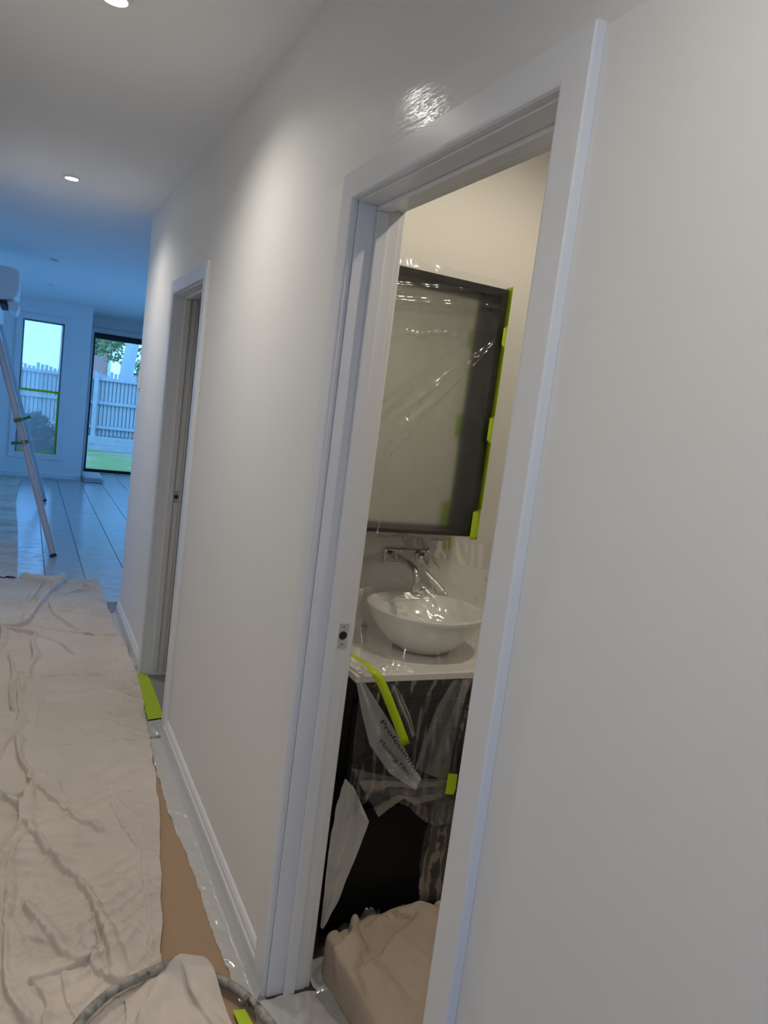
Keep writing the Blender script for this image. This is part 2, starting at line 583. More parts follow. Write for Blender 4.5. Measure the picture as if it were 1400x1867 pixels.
def doorway(n, D, label):
    ya, yb = D
    root = empty('door_%d' % n, (XW, (ya + yb) / 2, 0), label, 'doorway', kind='structure')
    for xf, s in ((XW, -1), (XB, 1)):
        e = 0.0005 * s
        for y0, sg in ((ya, -1), (yb, 1)):
            A = [(xf + e + s * d, y0 + sg * a, 0.0) for a, d in PROF]
            B = [(xf + e + s * d, y0 + sg * a, ZD + a) for a, d in PROF]
            MB().loft(A, B).build('architrave', TRIM, root)
        A = [(xf + e + s * d, ya - a, ZD + a) for a, d in PROF]
        B = [(xf + e + s * d, yb + a, ZD + a) for a, d in PROF]
        MB().loft(A, B).build('head_architrave', TRIM, root)
    x0, x1 = XW + 0.0005, XB - 0.0005
    ja, jb, jz = ya + q, yb - q, ZD - q
    box('jamb', (x0, ja - jt, 0), (x1, ja, jz), TRIM, root, 0.0015)
    far = box('jamb', (x0, jb, 0), (x1, jb + jt, jz), TRIM, root, 0.0015)
    box('head_jamb', (x0, ja - jt, jz), (x1, jb + jt, jz + jt), TRIM, root, 0.0015)
    s0, s1, st = 0.719, 0.751, 0.011
    box('door_stop', (s0, ja, 0), (s1, ja + st, jz - st), TRIM, root, 0.003)
    box('door_stop', (s0, jb - st, 0), (s1, jb, jz - st), TRIM, root, 0.003)
    box('head_stop', (s0, ja, jz - st), (s1, jb, jz), TRIM, root, 0.003)
    # strike plate on the far jamb
    zc = 1.0
    sp = MB()
    xa, xb_, za, zb = 0.753, 0.782, zc - 0.032, zc + 0.032
    N = 16
    cx, cz, r = 0.767, zc, 0.0115
    outer, inner = [], []
    ca = math.atan2(0.032, 0.0145)
    angs = []
    for c0, c1 in ((-ca, ca), (ca, math.pi - ca), (math.pi - ca, math.pi + ca), (math.pi + ca, 2 * math.pi - ca)):
        angs += [c0 + (c1 - c0) * m_ / 4 for m_ in range(4)]
    for a in angs:
        c, s_ = math.cos(a), math.sin(a)
        t = min((0.0145 if c > 0 else 0.0145) / max(abs(c), 1e-6), 0.032 / max(abs(s_), 1e-6))
        outer.append((cx + c * t, jb - 0.0015, cz + s_ * t))
        inner.append((cx + c * r, jb - 0.0015, cz + s_ * r))
    back_ = [(x, jb - 0.0002, z) for x, y, z in outer]
    deep = [(x, jb - 0.0002, z) for x, y, z in inner]
    vsv = outer + inner + back_ + deep
    fs = []
    for k in range(N):
        j = (k + 1) % N
        fs += [(k, j, N + j, N + k), (k, 2 * N + k, 2 * N + j, j), (N + k, N + j, 3 * N + j, 3 * N + k)]
    p = sp.add(vsv, fs).build('strike_plate', STEEL, root)
    p['label'] = 'painted metal strike plate with a round latch hole'
    hole = MB().lathe([(0.0, 0.0), (r, 0.0)], (0, 0, 0), 16)
    hole.v = [(cx + x, jb - 0.0006, cz + y) for x, y, z in hole.v]
    hole.build('latch_hole', RUBBER, p)
    for dz in (-0.023, 0.023):
        h = MB().lathe([(0.0, 0.0), (0.002, 0.0)], (0, 0, 0), 10)
        h.v = [(cx + x, jb - 0.0019, cz + dz + y) for x, y, z in h.v]
        h.build('screw_hole', RUBBER, p)
    return root


doorway(1, D1, 'white gloss door frame of the bathroom with the vanity')
doorway(2, D2, 'white gloss door frame of the empty small room further along the hall')


def skirting(name, ya, yb, label, x=XW, s=-1):
    pr = [(0, 0), (0.018, 0), (0.018, 0.062), (0.013, 0.068), (0.013, 0.078), (0.008, 0.088), (0.006, 0.09), (0, 0.09)]
    A = [(x + s * (0.0005 + d), ya, z + 0.0005) for d, z in pr]
    B = [(x + s * (0.0005 + d), yb, z + 0.0005) for d, z in pr]
    tag(MB().loft(A, B).build(name, TRIM), label, 'baseboard', kind='structure')


skirting('baseboard_right', D1[1] + 0.0675, D2[0] - 0.0675, 'white skirting board between the two doorways')
skirting('baseboard_right_far', D2[1] + 0.0675, 5.3, 'white skirting board at the living room end of the hall wall')
skirting('baseboard_right_near', -3.0, D1[0] - 0.0675, 'white skirting board running up to the bathroom door frame')
skirting('baseboard_left', -3.0, 12.58, 'white skirting board along the wall with the air conditioner', XL, 1)
pr = [(0, 0), (0.018, 0), (0.018, 0.068), (0.008, 0.09), (0, 0.09)]
tag(MB().loft([(XL + 0.02, YEND - 0.0005 - d, z + 0.0005) for d, z in pr], [(0.86, YEND - 0.0005 - d, z + 0.0005) for d, z in pr]).build('baseboard_back', TRIM),
    'white skirting board under the masked window', 'baseboard', kind='structure')

# ---------- tall window on the end wall
w1 = empty('window_1', (0.2, YEND, WZ0), 'tall narrow window with white surround, masked with hazy plastic', 'window', kind='structure')
aw = 0.088
for a, b in (((WX0 - aw, WZ0 - aw), (WX0, WZ1 + aw)), ((WX1, WZ0 - aw), (WX1 + aw, WZ1 + aw))):
    box('window_architrave', (a[0], YEND - 0.019, a[1]), (b[0], YEND - 0.0005, b[1]), TRIM, w1, 0.003)
box('window_architrave', (WX0, YEND - 0.019, WZ1), (WX1, YEND - 0.0005, WZ1 + aw), TRIM, w1, 0.003)
box('window_architrave', (WX0, YEND - 0.019, WZ0 - aw), (WX1, YEND - 0.0005, WZ0), TRIM, w1, 0.003)
fw = 0.022
yf = YEND + 0.06
box('window_frame', (WX0, yf, WZ0), (WX0 + fw, yf + 0.05, WZ1), BLKM, w1)
box('window_frame', (WX1 - fw, yf, WZ0), (WX1, yf + 0.05, WZ1), BLKM, w1)
box('window_frame', (WX0 + fw, yf, WZ0), (WX1 - fw, yf + 0.05, WZ0 + fw), BLKM, w1)
box('window_frame', (WX0 + fw, yf, WZ1 - fw), (WX1 - fw, yf + 0.05, WZ1), BLKM, w1)
box('window_pane', (WX0 + fw, yf + 0.02, WZ0 + fw), (WX1 - fw, yf + 0.026, WZ1 - fw), GLASS, w1)
# plastic over it
wfm = empty('window_film', (0.2, YEND + 0.03, WZ0), 'hazy plastic sheet taped over the tall window', 'plastic film')
P = []
for i in range(61):
    z = WZ0 + 0.008 + (WZ1 - WZ0 - 0.016) * i / 60
    rowp = []
    for j in range(25):
        x = WX0 + 0.008 + (WX1 - WX0 - 0.016) * j / 24
        rowp.append((x, YEND + 0.035 + 0.010 * fbm(x * 4 + z * 1.5, z * 2.5 - x * 2, 2.0), z))
    P.append(rowp)
MB().grid(P).build('plastic_sheet', FILMW, wfm, True)


def wtape(name, a, b, parent):
    return box(name, a, b, TAPE, parent)


ty = YEND + 0.016
wtape('tape_strip', (WX0 + 0.004, ty, 1.296), (WX1 - 0.004, ty + 0.002, 1.33), wfm)
wtape('tape_strip', (WX1 - 0.032, ty - 0.002, WZ0 + 0.005), (WX1 - 0.010, ty, 1.31), wfm)
wtape('tape_strip', (WX1 - 0.085, ty - 0.004, 1.288), (WX1 - 0.002, ty - 0.002, 1.325), wfm)
wtape('tape_strip', (WX0 + 0.02, ty, WZ0 + 0.004), (WX1 - 0.034, ty + 0.002, WZ0 + 0.022), wfm)

# ---------- sliding door
d3 = empty('door_3', (SX0, YSL, 0), 'black framed glass sliding door to the garden', 'sliding door', kind='structure')
y0, y1 = YSL + 0.03, YSL + 0.09
box('door_frame', (SX0, y0, 0), (SX0 + 0.03, y1, SZ), BLKM, d3)
box('door_frame', (SX1 - 0.03, y0, 0), (SX1, y1, SZ), BLKM, d3)
box('door_frame', (SX0 + 0.03, y0, SZ - 0.095), (SX1 - 0.03, y1, SZ), BLKM, d3)
box('door_frame', (SX0 + 0.03, y0, 0), (SX1 - 0.03, y1, 0.055), BLKM, d3)
box('door_frame', (2.07, y0, 0.055), (2.13, y1, SZ - 0.095), BLKM, d3)
box('door_pane', (SX0 + 0.03, y0 + 0.02, 0.055), (2.07, y0 + 0.028, SZ - 0.095), GLASS, d3)
box('door_pane', (2.13, y0 + 0.02, 0.055), (SX1 - 0.03, y0 + 0.028, SZ - 0.095), GLASS, d3)
box('door_architrave', (0.92, YSL - 0.019, 0.0), (SX0, YSL - 0.0005, SZ + 0.08), TRIM, d3, 0.003)
box('door_architrave', (SX0, YSL - 0.019, SZ), (SX1, YSL - 0.0005, SZ + 0.08), TRIM, d3, 0.003)
box('door_architrave', (SX1, YSL - 0.019, 0.0), (SX1 + 0.07, YSL - 0.0005, SZ + 0.08), TRIM, d3, 0.003)
# side window and entry door, behind the hall wall and behind the viewer
w2 = empty('window_2', (4.55, 9.3, 0.05), 'wide black framed living room side window', 'window', kind='structure')
for a, b in ((7.2, 7.25), (9.27, 9.33), (11.35, 11.4)):
    box('window_frame', (4.53, a, 0.05), (4.58, b, 2.45), BLKM, w2)
box('window_pane', (4.55, 7.25, 0.05), (4.556, 9.27, 2.45), GLASS, w2)
box('window_pane', (4.55, 9.33, 0.05), (4.556, 11.35, 2.45), GLASS, w2)
d4 = empty('door_4', (0.17, -3.05, 0), 'glazed entry door with a white frame', 'door', kind='structure')
box('door_frame', (-0.23, -3.08, 0), (-0.15, -3.03, 2.3), TRIM, d4)
box('door_frame', (0.49, -3.08, 0), (0.57, -3.03, 2.3), TRIM, d4)
box('door_frame', (-0.15, -3.08, 2.2), (0.49, -3.03, 2.3), TRIM, d4)
box('door_frame', (-0.15, -3.08, 0), (0.49, -3.03, 0.3), TRIM, d4)
box('door_frame', (-0.15, -3.08, 0.3), (-0.10, -3.03, 2.2), TRIM, d4)
box('door_frame', (0.44, -3.08, 0.3), (0.49, -3.03, 2.2), TRIM, d4)
box('door_pane', (-0.10, -3.06, 0.3), (0.44, -3.054, 2.2), GLASS, d4)

# ================================================================== ceiling lights
LENS = emit_mat('lit_diffuser', (1.0, 0.96, 0.9), 30)
LENSOFF = plain('unlit_diffuser', (0.25, 0.26, 0.28), 0.5)


def downlight(x, y, on, label, watts=0, colr=None, group=None, cone=148, blend=1.0, beam='downlight_beam'):
    root = empty('downlight', (x, y, ZC), label, 'ceiling light', group)
    ring = MB().lathe([(0.034, -0.0105), (0.0355, -0.0105), (0.045, -0.004), (0.047, -0.0005), (0.034, -0.0005), (0.034, -0.0105)], (x, y, ZC), 40)
    ring.build('trim_ring', PLAST, root, True)
    d = MB().lathe([(0.0, -0.006), (0.0338, -0.006), (0.0338, -0.003), (0.0, -0.003)], (x, y, ZC), 32)
    d.build('diffuser', LENS if on else LENSOFF, root)
    if on:
        l = bpy.data.lights.new(beam, 'SPOT')
        l.energy = watts
        l.color = colr
        l.spot_size = math.radians(cone)
        l.spot_blend = blend
        l.shadow_soft_size = 0.035
        o = bpy.data.objects.new(beam, l)
        o.location = (0, 0, -0.016)
        o.parent = root
        COL.objects.link(o)


downlight(0.165, 0.25, True, 'lit hall downlight above the right wall beside the bathroom door', HALL_W, HALL_C, 'hall downlights', beam='hall_downlight_beam_offscreen')
downlight(0.165, 2.49, True, 'lit hall downlight between the two doorways', HALL_W, HALL_C, 'hall downlights')
downlight(0.160, 4.73, True, 'lit hall downlight past the second doorway, by the living room', HALL_W, HALL_C, 'hall downlights')
downlight(0.180, 8.10, False, 'unlit living room downlight beside the air conditioner', group='living room downlights')
downlight(0.205, 10.36, False, 'unlit living room downlight towards the masked window', group='living room downlights')
downlight(1.30, 1.42, True, 'lit bathroom downlight in front of the mirror cabinet', BATH_W, BATH_C, None, 176, 0.5, beam='bathroom_downlight_beam_offscreen')

# ================================================================== canvas drop cloths
def zm5(L_):
    return [(x / 2.692, 1250 + y / 2.692) for x, y in L_]


def zm3(L_):
    return [(x / 3.972, 830 + y / 3.972) for x, y in L_]


folds = []   # (points in plan, height, half width)


def fold(pts, h, w):
    folds.append(([on_z(u, v, 0.01).xy for u, v in pts], h, w))


fold(zm5([(105, 280), (120, 380), (175, 470), (150, 560), (150, 680), (250, 830), (400, 970), (480, 1080), (560, 1280), (600, 1420)]), 0.034, 0.020)
fold(zm5([(175, 470), (300, 590), (400, 660), (500, 710)]), 0.020, 0.016)
fold(zm5([(0, 560), (130, 535), (170, 490)]), 0.022, 0.014)
fold(zm5([(0, 530), (100, 600), (135, 650), (100, 720), (0, 830)]), 0.026, 0.014)
fold(zm5([(150, 740), (70, 850), (55, 1100), (45, 1300), (55, 1500), (150, 1661)]), 0.024, 0.013)
fold(zm5([(10, 840), (10, 1000), (0, 1200)]), 0.022, 0.013)
fold(zm5([(150, 1110), (250, 1220), (330, 1330), (390, 1360), (440, 1300), (400, 1230)]), 0.030, 0.016)
fold(zm5([(415, 1290), (500, 1400), (600, 1450)]), 0.022, 0.015)
fold(zm5([(170, 1450), (300, 1410), (410, 1340)]), 0.026, 0.016)
fold(zm5([(170, 1450), (260, 1560), (240, 1661)]), 0.016, 0.014)
fold(zm5([(330, 1440), (360, 1560), (420, 1661)]), 0.012, 0.014)
fold(zm5([(110, 40), (105, 180), (40, 310), (0, 380)]), 0.026, 0.014)
fold(zm5([(65, 0), (80, 130)]), 0.018, 0.010)
fold(zm5([(120, 40), (130, 200)]), 0.018, 0.010)
fold(zm5([(210, 70), (190, 210)]), 0.012, 0.010)
fold(zm5([(100, 300), (400, 280), (700, 262)]), 0.007, 0.018)
fold(zm5([(300, 460), (380, 620)]), 0.007, 0.012)
fold(zm5([(560, 580), (620, 690), (690, 790)]), 0.012, 0.014)
fold(zm5([(370, 910), (540, 905), (650, 960)]), 0.008, 0.008)
fold(zm5([(720, 680), (715, 900), (735, 1100), (745, 1330)]), 0.008, 0.010)
fold(zm5([(580, 560), (700, 640)]), 0.009, 0.012)
fold(zm5([(240, 450), (330, 600)]), 0.006, 0.010)
fold(zm5([(60, 1180), (150, 1230), (230, 1260)]), 0.010, 0.012)
fold(zm3([(380, 1090), (430, 1180), (560, 1260), (700, 1310)]), 0.022, 0.020)
fold(zm3([(20, 1270), (130, 1290), (300, 1320), (250, 1370), (270, 1480), (210, 1640)]), 0.034, 0.018)
fold(zm3([(300, 1320), (440, 1370), (560, 1460)]), 0.020, 0.018)
fold(zm3([(30, 1260), (150, 1230), (250, 1100), (340, 1000), (430, 930)]), 0.045, 0.030)
fold(zm3([(190, 1080), (280, 950)]), 0.030, 0.020)
fold(zm3([(0, 1210), (40, 1300), (20, 1420)]), 0.030, 0.018)
fold(zm3([(80, 1460), (110, 1590), (100, 1800), (120, 1867)]), 0.024, 0.014)
fold(zm3([(165, 1580), (170, 1720), (185, 1867)]), 0.022, 0.012)
fold(zm3([(400, 1130), (560, 1140), (730, 1170)]), 0.014, 0.022)
fold(zm3([(330, 1250), (600, 1290), (820, 1310)]), 0.014, 0.022)
fold(zm3([(450, 1010), (560, 985), (690, 985)]), 0.022, 0.026)
fold(zm3([(190, 905), (300, 925), (380, 935), (430, 890)]), 0.060, 0.045)
fold(zm3([(640, 960), (700, 985), (745, 1000)]), 0.045, 0.035)
fold(zm3([(430, 920), (560, 925), (700, 930)]), 0.020, 0.030)
fold(zm3([(470, 1075), (720, 1075)]), 0.012, 0.020)
fold(zm3([(580, 1390), (700, 1380), (820, 1410)]), 0.010, 0.014)
fold(zm3([(280, 1600), (500, 1590), (860, 1590)]), 0.008, 0.014)
fold(zm3([(230, 1690), (480, 1710), (900, 1690)]), 0.008, 0.014)


def seg_dist(X, Y, pts):
    best = np.full(X.shape, 9.0)
    side = np.zeros(X.shape)
    nx_, ny_ = np.zeros(X.shape), np.zeros(X.shape)
    for a, b in zip(pts[:-1], pts[1:]):
        d = np.array([b[0] - a[0], b[1] - a[1]])
        L2 = max((d ** 2).sum(), 1e-9)
        t = np.clip(((X - a[0]) * d[0] + (Y - a[1]) * d[1]) / L2, 0, 1)
        dx, dy = X - a[0] - t * d[0], Y - a[1] - t * d[1]
        dist = np.hypot(dx, dy)
        better = dist < best
        best = np.where(better, dist, best)
        side = np.where(better, np.sign(dx * d[1] - dy * d[0]), side)
        nx_ = np.where(better, d[1] / L2 ** 0.5, nx_)
        ny_ = np.where(better, -d[0] / L2 ** 0.5, ny_)
    seg_dist.normal = (nx_, ny_)
    return best, side


def smooth_pts(pts, n=5):
    P_ = [Vector((p[0], p[1], 0)) for p in pts]
    out = []
    for k in range(len(P_) - 1):
        p0, p1, p2, p3 = P_[max(k - 1, 0)], P_[k], P_[k + 1], P_[min(k + 2, len(P_) - 1)]
        for i in range(n):
            u = i / n
            out.append((0.5 * ((2 * p1) + (p2 - p0) * u + (2 * p0 - 5 * p1 + 4 * p2 - p3) * u * u + (3 * p1 - p0 - 3 * p2 + p3) * u ** 3)).xy)
    out.append(P_[-1].xy)
    return out


FOLD_H = 1.0
LEAN = 0.95


def cloth_height(X, Y, fl_, base, amp=1.0, sx=5.0, sy=14.0, soft=False):
    Z = np.zeros(X.shape)
    DX, DY = np.zeros(X.shape), np.zeros(X.shape)
    for pts, h, w in fl_:
        pts = [(p[0], p[1]) for p in pts]
        if len(pts) > 2:
            pts = smooth_pts(pts, 4)
        d, s = seg_dist(X, Y, pts)
        wl = w * (0.85 + 0.35 * np.sin(X * 17 + Y * 11))
        tube = np.sqrt(np.clip(1 - (d / wl) ** 2, 0, 1))
        skirt = np.where(s > 0, np.exp(-(d / (w * 1.2)) ** 2), np.exp(-(d / (w * 3.0)) ** 2))
        prof = 0.62 * tube + 0.38 * skirt
        dip = -0.12 * np.exp(-((d - wl * 1.15) / (w * 0.3)) ** 2)
        nx_, ny_ = seg_dist.normal
        g = np.exp(-(d / (w * 1.1)) ** 2) * LEAN * w
        DX, DY = DX + nx_ * g, DY + ny_ * g   # the fold tips over to one side
        if soft:
            prof, dip = np.exp(-(d / w) ** 2), 0.0
        Z = np.maximum(Z + 0.0, Z * 0.4 + h * FOLD_H * prof) + h * dip * (Z < 0.01)
    cloth_height.shift = (DX, DY)
    it = np.nditer(X, flags=['multi_index'])
    fine = np.zeros(X.shape)
    for _ in it:
        i = it.multi_index
        x, y = float(X[i]), float(Y[i])
        wx = 0.25 * noise.noise(Vector((x * 3, y * 2, 5)))
        r1 = 1 - abs(noise.noise(Vector((x * sx * 0.5 + 3, (y + wx) * sy, 1.3)))) * 2.2
        r2 = 1 - abs(noise.noise(Vector((x * sx * 1.6 + y * 6, (y - wx) * sy * 1.2, 7.7)))) * 2.2
        lo = noise.noise(Vector((x * 4, y * 3, 11)))
        m_ = 0.35 + 0.65 * max(0.0, min(1.0, 0.5 + 1.3 * noise.noise(Vector((x * 2.2, y * 1.4, 21)))))
        fine[i] = (0.018 * max(r1, 0) ** 2.5 + 0.012 * max(r2, 0) ** 2.5) * m_ + 0.004 * (lo + 0.5)
    return np.maximum(base + Z + fine * amp, 0.003)


def cloth_grid(name, edge_l, edge_r, ya, yb, nx, ny, fl_, base, mat, parent, amp=1.0, sx=5.0, sy=14.0):
    """cloth lying on the floor between two plan outlines given as x of y"""
    ys = ya + (yb - ya) * np.linspace(0, 1, ny) ** 1.25
    T = np.linspace(0, 1, nx)
    xl = np.interp(ys, [p[1] for p in edge_l], [p[0] for p in edge_l])
    xr = np.interp(ys, [p[1] for p in edge_r], [p[0] for p in edge_r])
    xr = xr + np.array([0.006 * noise.noise(Vector((y * 9, 0, 3))) for y in ys])
    X = xl[:, None] + (xr - xl)[:, None] * T[None, :]
    Y = np.repeat(ys[:, None], nx, 1)
    Y = Y + np.where(ys[:, None] > yb - 0.05, np.array([0.03 * noise.noise(Vector((x * 6, 1, 0))) for x in T])[None, :], 0)
    Z = cloth_height(X, Y, fl_, base, amp, sx, sy)
    inner = np.minimum(1, np.minimum(T, 1 - T) * 14)[None, :]
    X, Y = X + cloth_height.shift[0] * inner, Y + cloth_height.shift[1] * inner
    V3 = np.stack([X, Y, Z], -1)
    for _ in range(2):      # relax the weave
        W3 = V3.copy()
        W3[1:-1, 1:-1] = 0.4 * V3[1:-1, 1:-1] + 0.15 * (V3[2:, 1:-1] + V3[:-2, 1:-1] + V3[1:-1, 2:] + V3[1:-1, :-2])
        V3 = W3
    me = bpy.data.meshes.new(name)
    vv = V3.reshape(-1, 3)
    fs = [(i * nx + j, i * nx + j + 1, (i + 1) * nx + j + 1, (i + 1) * nx + j) for i in range(ny - 1) for j in range(nx - 1)]
    me.from_pydata(vv.tolist(), [], fs)
    o = link(name, me, mat, parent, True)
    return o


right_edge = [(0.40, 0.7), (0.40, 1.6), (0.425, 1.85), (0.436, 1.94), (0.452, 2.035), (0.50, 2.36), (0.547, 2.69), (0.575, 3.0), (0.596, 3.33), (0.63, 3.8), (0.646, 4.25), (0.63, 4.6), (0.619, 4.92), (0.61, 5.5), (0.60, 6.17)]
left_edge = [(XL + 0.03, 0.7), (XL + 0.03, 6.2)]
hc = empty('drop_cloth', (0.1, 3.5, 0), 'beige canvas drop cloth rumpled over the hall floor', 'drop cloth')
cloth_grid('cloth_sheet', left_edge, right_edge, 1.1, 6.18, 220, 1050, folds, 0.008, CANVAS, hc)

# far cloth along the left wall of the living room
rf = [([(-0.33, 6.7 + k * 0.33 + 0.05 * (k % 3)), (-0.1, 6.72 + k * 0.33), (0.05, 6.66 + k * 0.33 + 0.1 * (k % 2))], 0.02 + 0.012 * (k % 3), 0.04) for k in range(16)]
fc = empty('drop_cloth', (-0.14, 9.0, 0), 'narrow canvas drop cloth laid along the left wall of the living room', 'drop cloth')
cloth_grid('cloth_sheet', [(XL + 0.03, 6), (XL + 0.03, 12.2)], [(0.035, 6), (0.02, 8), (-0.02, 10), (0.0, 11.5), (0.04, 12.2)], 6.24, 12.15, 40, 360, rf, 0.004, CANVAS, fc)

# hose
hp = [on_z(u, v, 0.045) for u, v in ((60, 2050), (110, 1925), (148, 1864), (178, 1832), (215, 1803), (265, 1777), (300, 1763), (330, 1757), (360, 1762), (388, 1772), (430, 1794), (465, 1824), (500, 1867), (525, 1920), (540, 2000), (545, 2100))]
hp = [Vector((p.x, p.y, 0.05 if i < 5 else (0.046 if i < 9 else 0.032))) for i, p in enumerate(hp)]
sm = []
for k in range(len(hp) - 1):
    p0, p1, p2, p3 = hp[max(k - 1, 0)], hp[k], hp[k + 1], hp[min(k + 2, len(hp) - 1)]
    for i in range(6):
        u = i / 6
        sm.append(0.5 * ((2 * p1) + (p2 - p0) * u + (2 * p0 - 5 * p1 + 4 * p2 - p3) * u * u + (3 * p1 - p0 - 3 * p2 + p3) * u ** 3))
sm.append(hp[-1])


def hose_mat():
    m = bpy.data.materials.new('paint_splashed_hose')
    N, L = nodes_of(m)
    b = N['Principled BSDF']
    b.inputs['Roughness'].default_value = 0.5
    tc = N.new('ShaderNodeTexCoord')
    n = N.new('ShaderNodeTexNoise'); n.inputs['Scale'].default_value = 38; n.inputs['Detail'].default_value = 6
    L.new(tc.outputs['Object'], n.inputs['Vector'])
    r = N.new('ShaderNodeValToRGB')
    e = r.color_ramp.elements
    e[0].position = 0.34; e[0].color = (0.04, 0.035, 0.03, 1)
    e[1].position = 0.68; e[1].color = (0.42, 0.41, 0.37, 1)
    x = e.new(0.40); x.color = (0.20, 0.19, 0.165, 1)
    L.new(n.outputs['Fac'], r.inputs[0])
    L.new(r.outputs[0], b.inputs['Base Color'])
    bp = N.new('ShaderNodeBump'); bp.inputs['Strength'].default_value = 0.3
    L.new(n.outputs['Fac'], bp.inputs['Height']); L.new(bp.outputs[0], b.inputs['Normal'])
    return m


tag(MB().tube(sm, 0.0125, 14).build('paint_hose', hose_mat(), None, True), 'grey paint splashed hose curving across the drop cloth', 'hose')

# turned corner of the near cloth, lying over the hose
top = [on_z(u, v, 0.03) for u, v in ((235, 1800), (262, 1778), (288, 1752), (310, 1745), (332, 1738), (350, 1735), (362, 1743), (372, 1762))]
rows_ = []
hose_xy = [(p.x, p.y) for p in sm[::3]]
nF = 46
br = on_z(437, 1880, 0.01)
for i in range(nF + 1):
    t = i / nF
    r_ = []
    for j in range(57):
        s_ = j / 56
        k = min(int(s_ * 7), 6)
        a = top[k].lerp(top[k + 1], s_ * 7 - k)
        b = Vector((0.22 + 0.40 * s_, 1.16 + 0.10 * s_, 0))
        p = a.lerp(b, t)
        r_.append((p.x, p.y))
    rows_.append(r_)
A = np.array(rows_)
dH, _ = seg_dist(A[..., 0], A[..., 1], hose_xy)
tfolds = [([on_z(u, v, 0.02).xy for u, v in zm5(l)], h, w) for l, h, w in (
    ([(800, 1340), (935, 1310), (985, 1370)], 0.030, 0.014),
    ([(935, 1310), (960, 1420), (1000, 1530)], 0.030, 0.016),
    ([(900, 1390), (800, 1500), (720, 1661)], 0.024, 0.020),
    ([(910, 1400), (1000, 1540), (1080, 1661)], 0.014, 0.016),
    ([(600, 1460), (760, 1440), (880, 1400)], 0.020, 0.016),
    ([(740, 1480), (560, 1600), (480, 1661)], 0.018, 0.016),
    ([(650, 1500), (760, 1400)], 0.014, 0.014))]
Z = cloth_height(A[..., 0], A[..., 1], tfolds, 0.012, 0.7)
fs2 = cloth_height.shift
Z = 0.012 + (Z - 0.012) * np.minimum(1, np.linspace(0, 1, nF + 1)[:, None] * 10)
# lies over the hose only where the hose runs under it
xs = A[..., 0]
under = np.clip((xs - 0.36) / 0.10, 0, 1)
tt = np.linspace(0, 1, nF + 1)[:, None]
Z = np.maximum(Z, under * 0.060 * np.exp(-(dH / 0.05) ** 2.5) * np.minimum(1, tt * 14) + 0.012)
A = A + np.stack(fs2, -1) * np.minimum(1, tt * 10)[..., None]
Zt = np.concatenate([A, Z[..., None]], -1)
tc_ = MB().grid([[tuple(p) for p in r] for r in Zt]).build('turned_corner', CANVAS, hc, True)

# brown paper under the cloth edge
pg = []
for i in range(61):
    y = 1.1 + 2.35 * i / 60
    pg.append([(x, y, 0.0015 + 0.0012 * (1 + fbm(x * 5, y * 4, 2))) for x in np.linspace(0.05, 0.63, 16)])
tag(MB().grid(pg).build('kraft_paper', PAPER, None, True), 'brown masking paper on the floor beside the drop cloth', 'paper')

# plastic taped along the skirting


def floor_film(label, edge, ya, yb, zb, seed, mat=FILMP, n=200, xw=XW - 0.0195, name='skirting_film', climb=0.028):
    root = empty(name, (xw - 0.05, (ya + yb) / 2, 0), label, 'plastic film')
    P_ = []
    for i in range(n + 1):
        y = ya + (yb - ya) * i / n
        xe = np.interp(y, [p[1] for p in edge], [p[0] for p in edge]) + 0.006 * noise.noise(Vector((y * 14, seed, 0)))
        r_ = []
        for j in range(13):
            t = j / 12
            x = xe + (xw - xe) * t
            wr_ = abs(noise.noise(Vector((x * 20 + seed, y * 26 + x * 20, 1)))) * 0.012 + abs(noise.noise(Vector((x * 50, y * 60, seed)))) * 0.006
            z = zb + wr_ * (1 - t) ** 0.5 + climb * max(0, (t - 0.72) / 0.28) ** 2
            r_.append((x, y, z))
        r_.append((xw, y, zb + climb + 0.004))
        P_.append(r_)
    MB().grid(P_).build('plastic_sheet', mat, root, True)
    return root


edge1 = [(0.605, 1.66), (0.598, 1.81), (0.592, 1.97), (0.594, 2.3), (0.577, 2.69), (0.585, 3.1), (0.60, 3.4)]
floor_film('white misted plastic taped along the skirting between the doorways', edge1, 1.70, 3.30, 0.0045, 2.0)
edge2 = [(0.585, 4.1), (0.60, 4.5), (0.60, 5.5)]
floor_film('crinkled plastic taped along the skirting at the living room end', edge2, 4.20, 5.29, 0.0045, 9.0)

# tape pieces on the hall floor
tp = [[on_z(u, v, 0.0085) for u, v in r] for r in (((243, 1228), (267, 1226)), ((252, 1255), (279, 1252)), ((262, 1285), (290, 1282)), ((270, 1312), (298, 1308)))]
tag(MB().grid(tp).build('floor_tape', TAPE, None, False, solid=0.001), 'lime masking tape strip on the floor at the second doorway', 'tape')
tp = [[on_z(u, v, 0.0145) for u, v in r] for r in (((424, 1842), (447, 1840)), ((432, 1860), (456, 1858)), ((442, 1885), (468, 1880)))]
tag(MB().grid(tp).build('floor_tape', TAPE, None, False, solid=0.001), 'lime masking tape scrap on the floor beside the hose', 'tape')
# film bunched at the second door's threshold and at the bathroom threshold


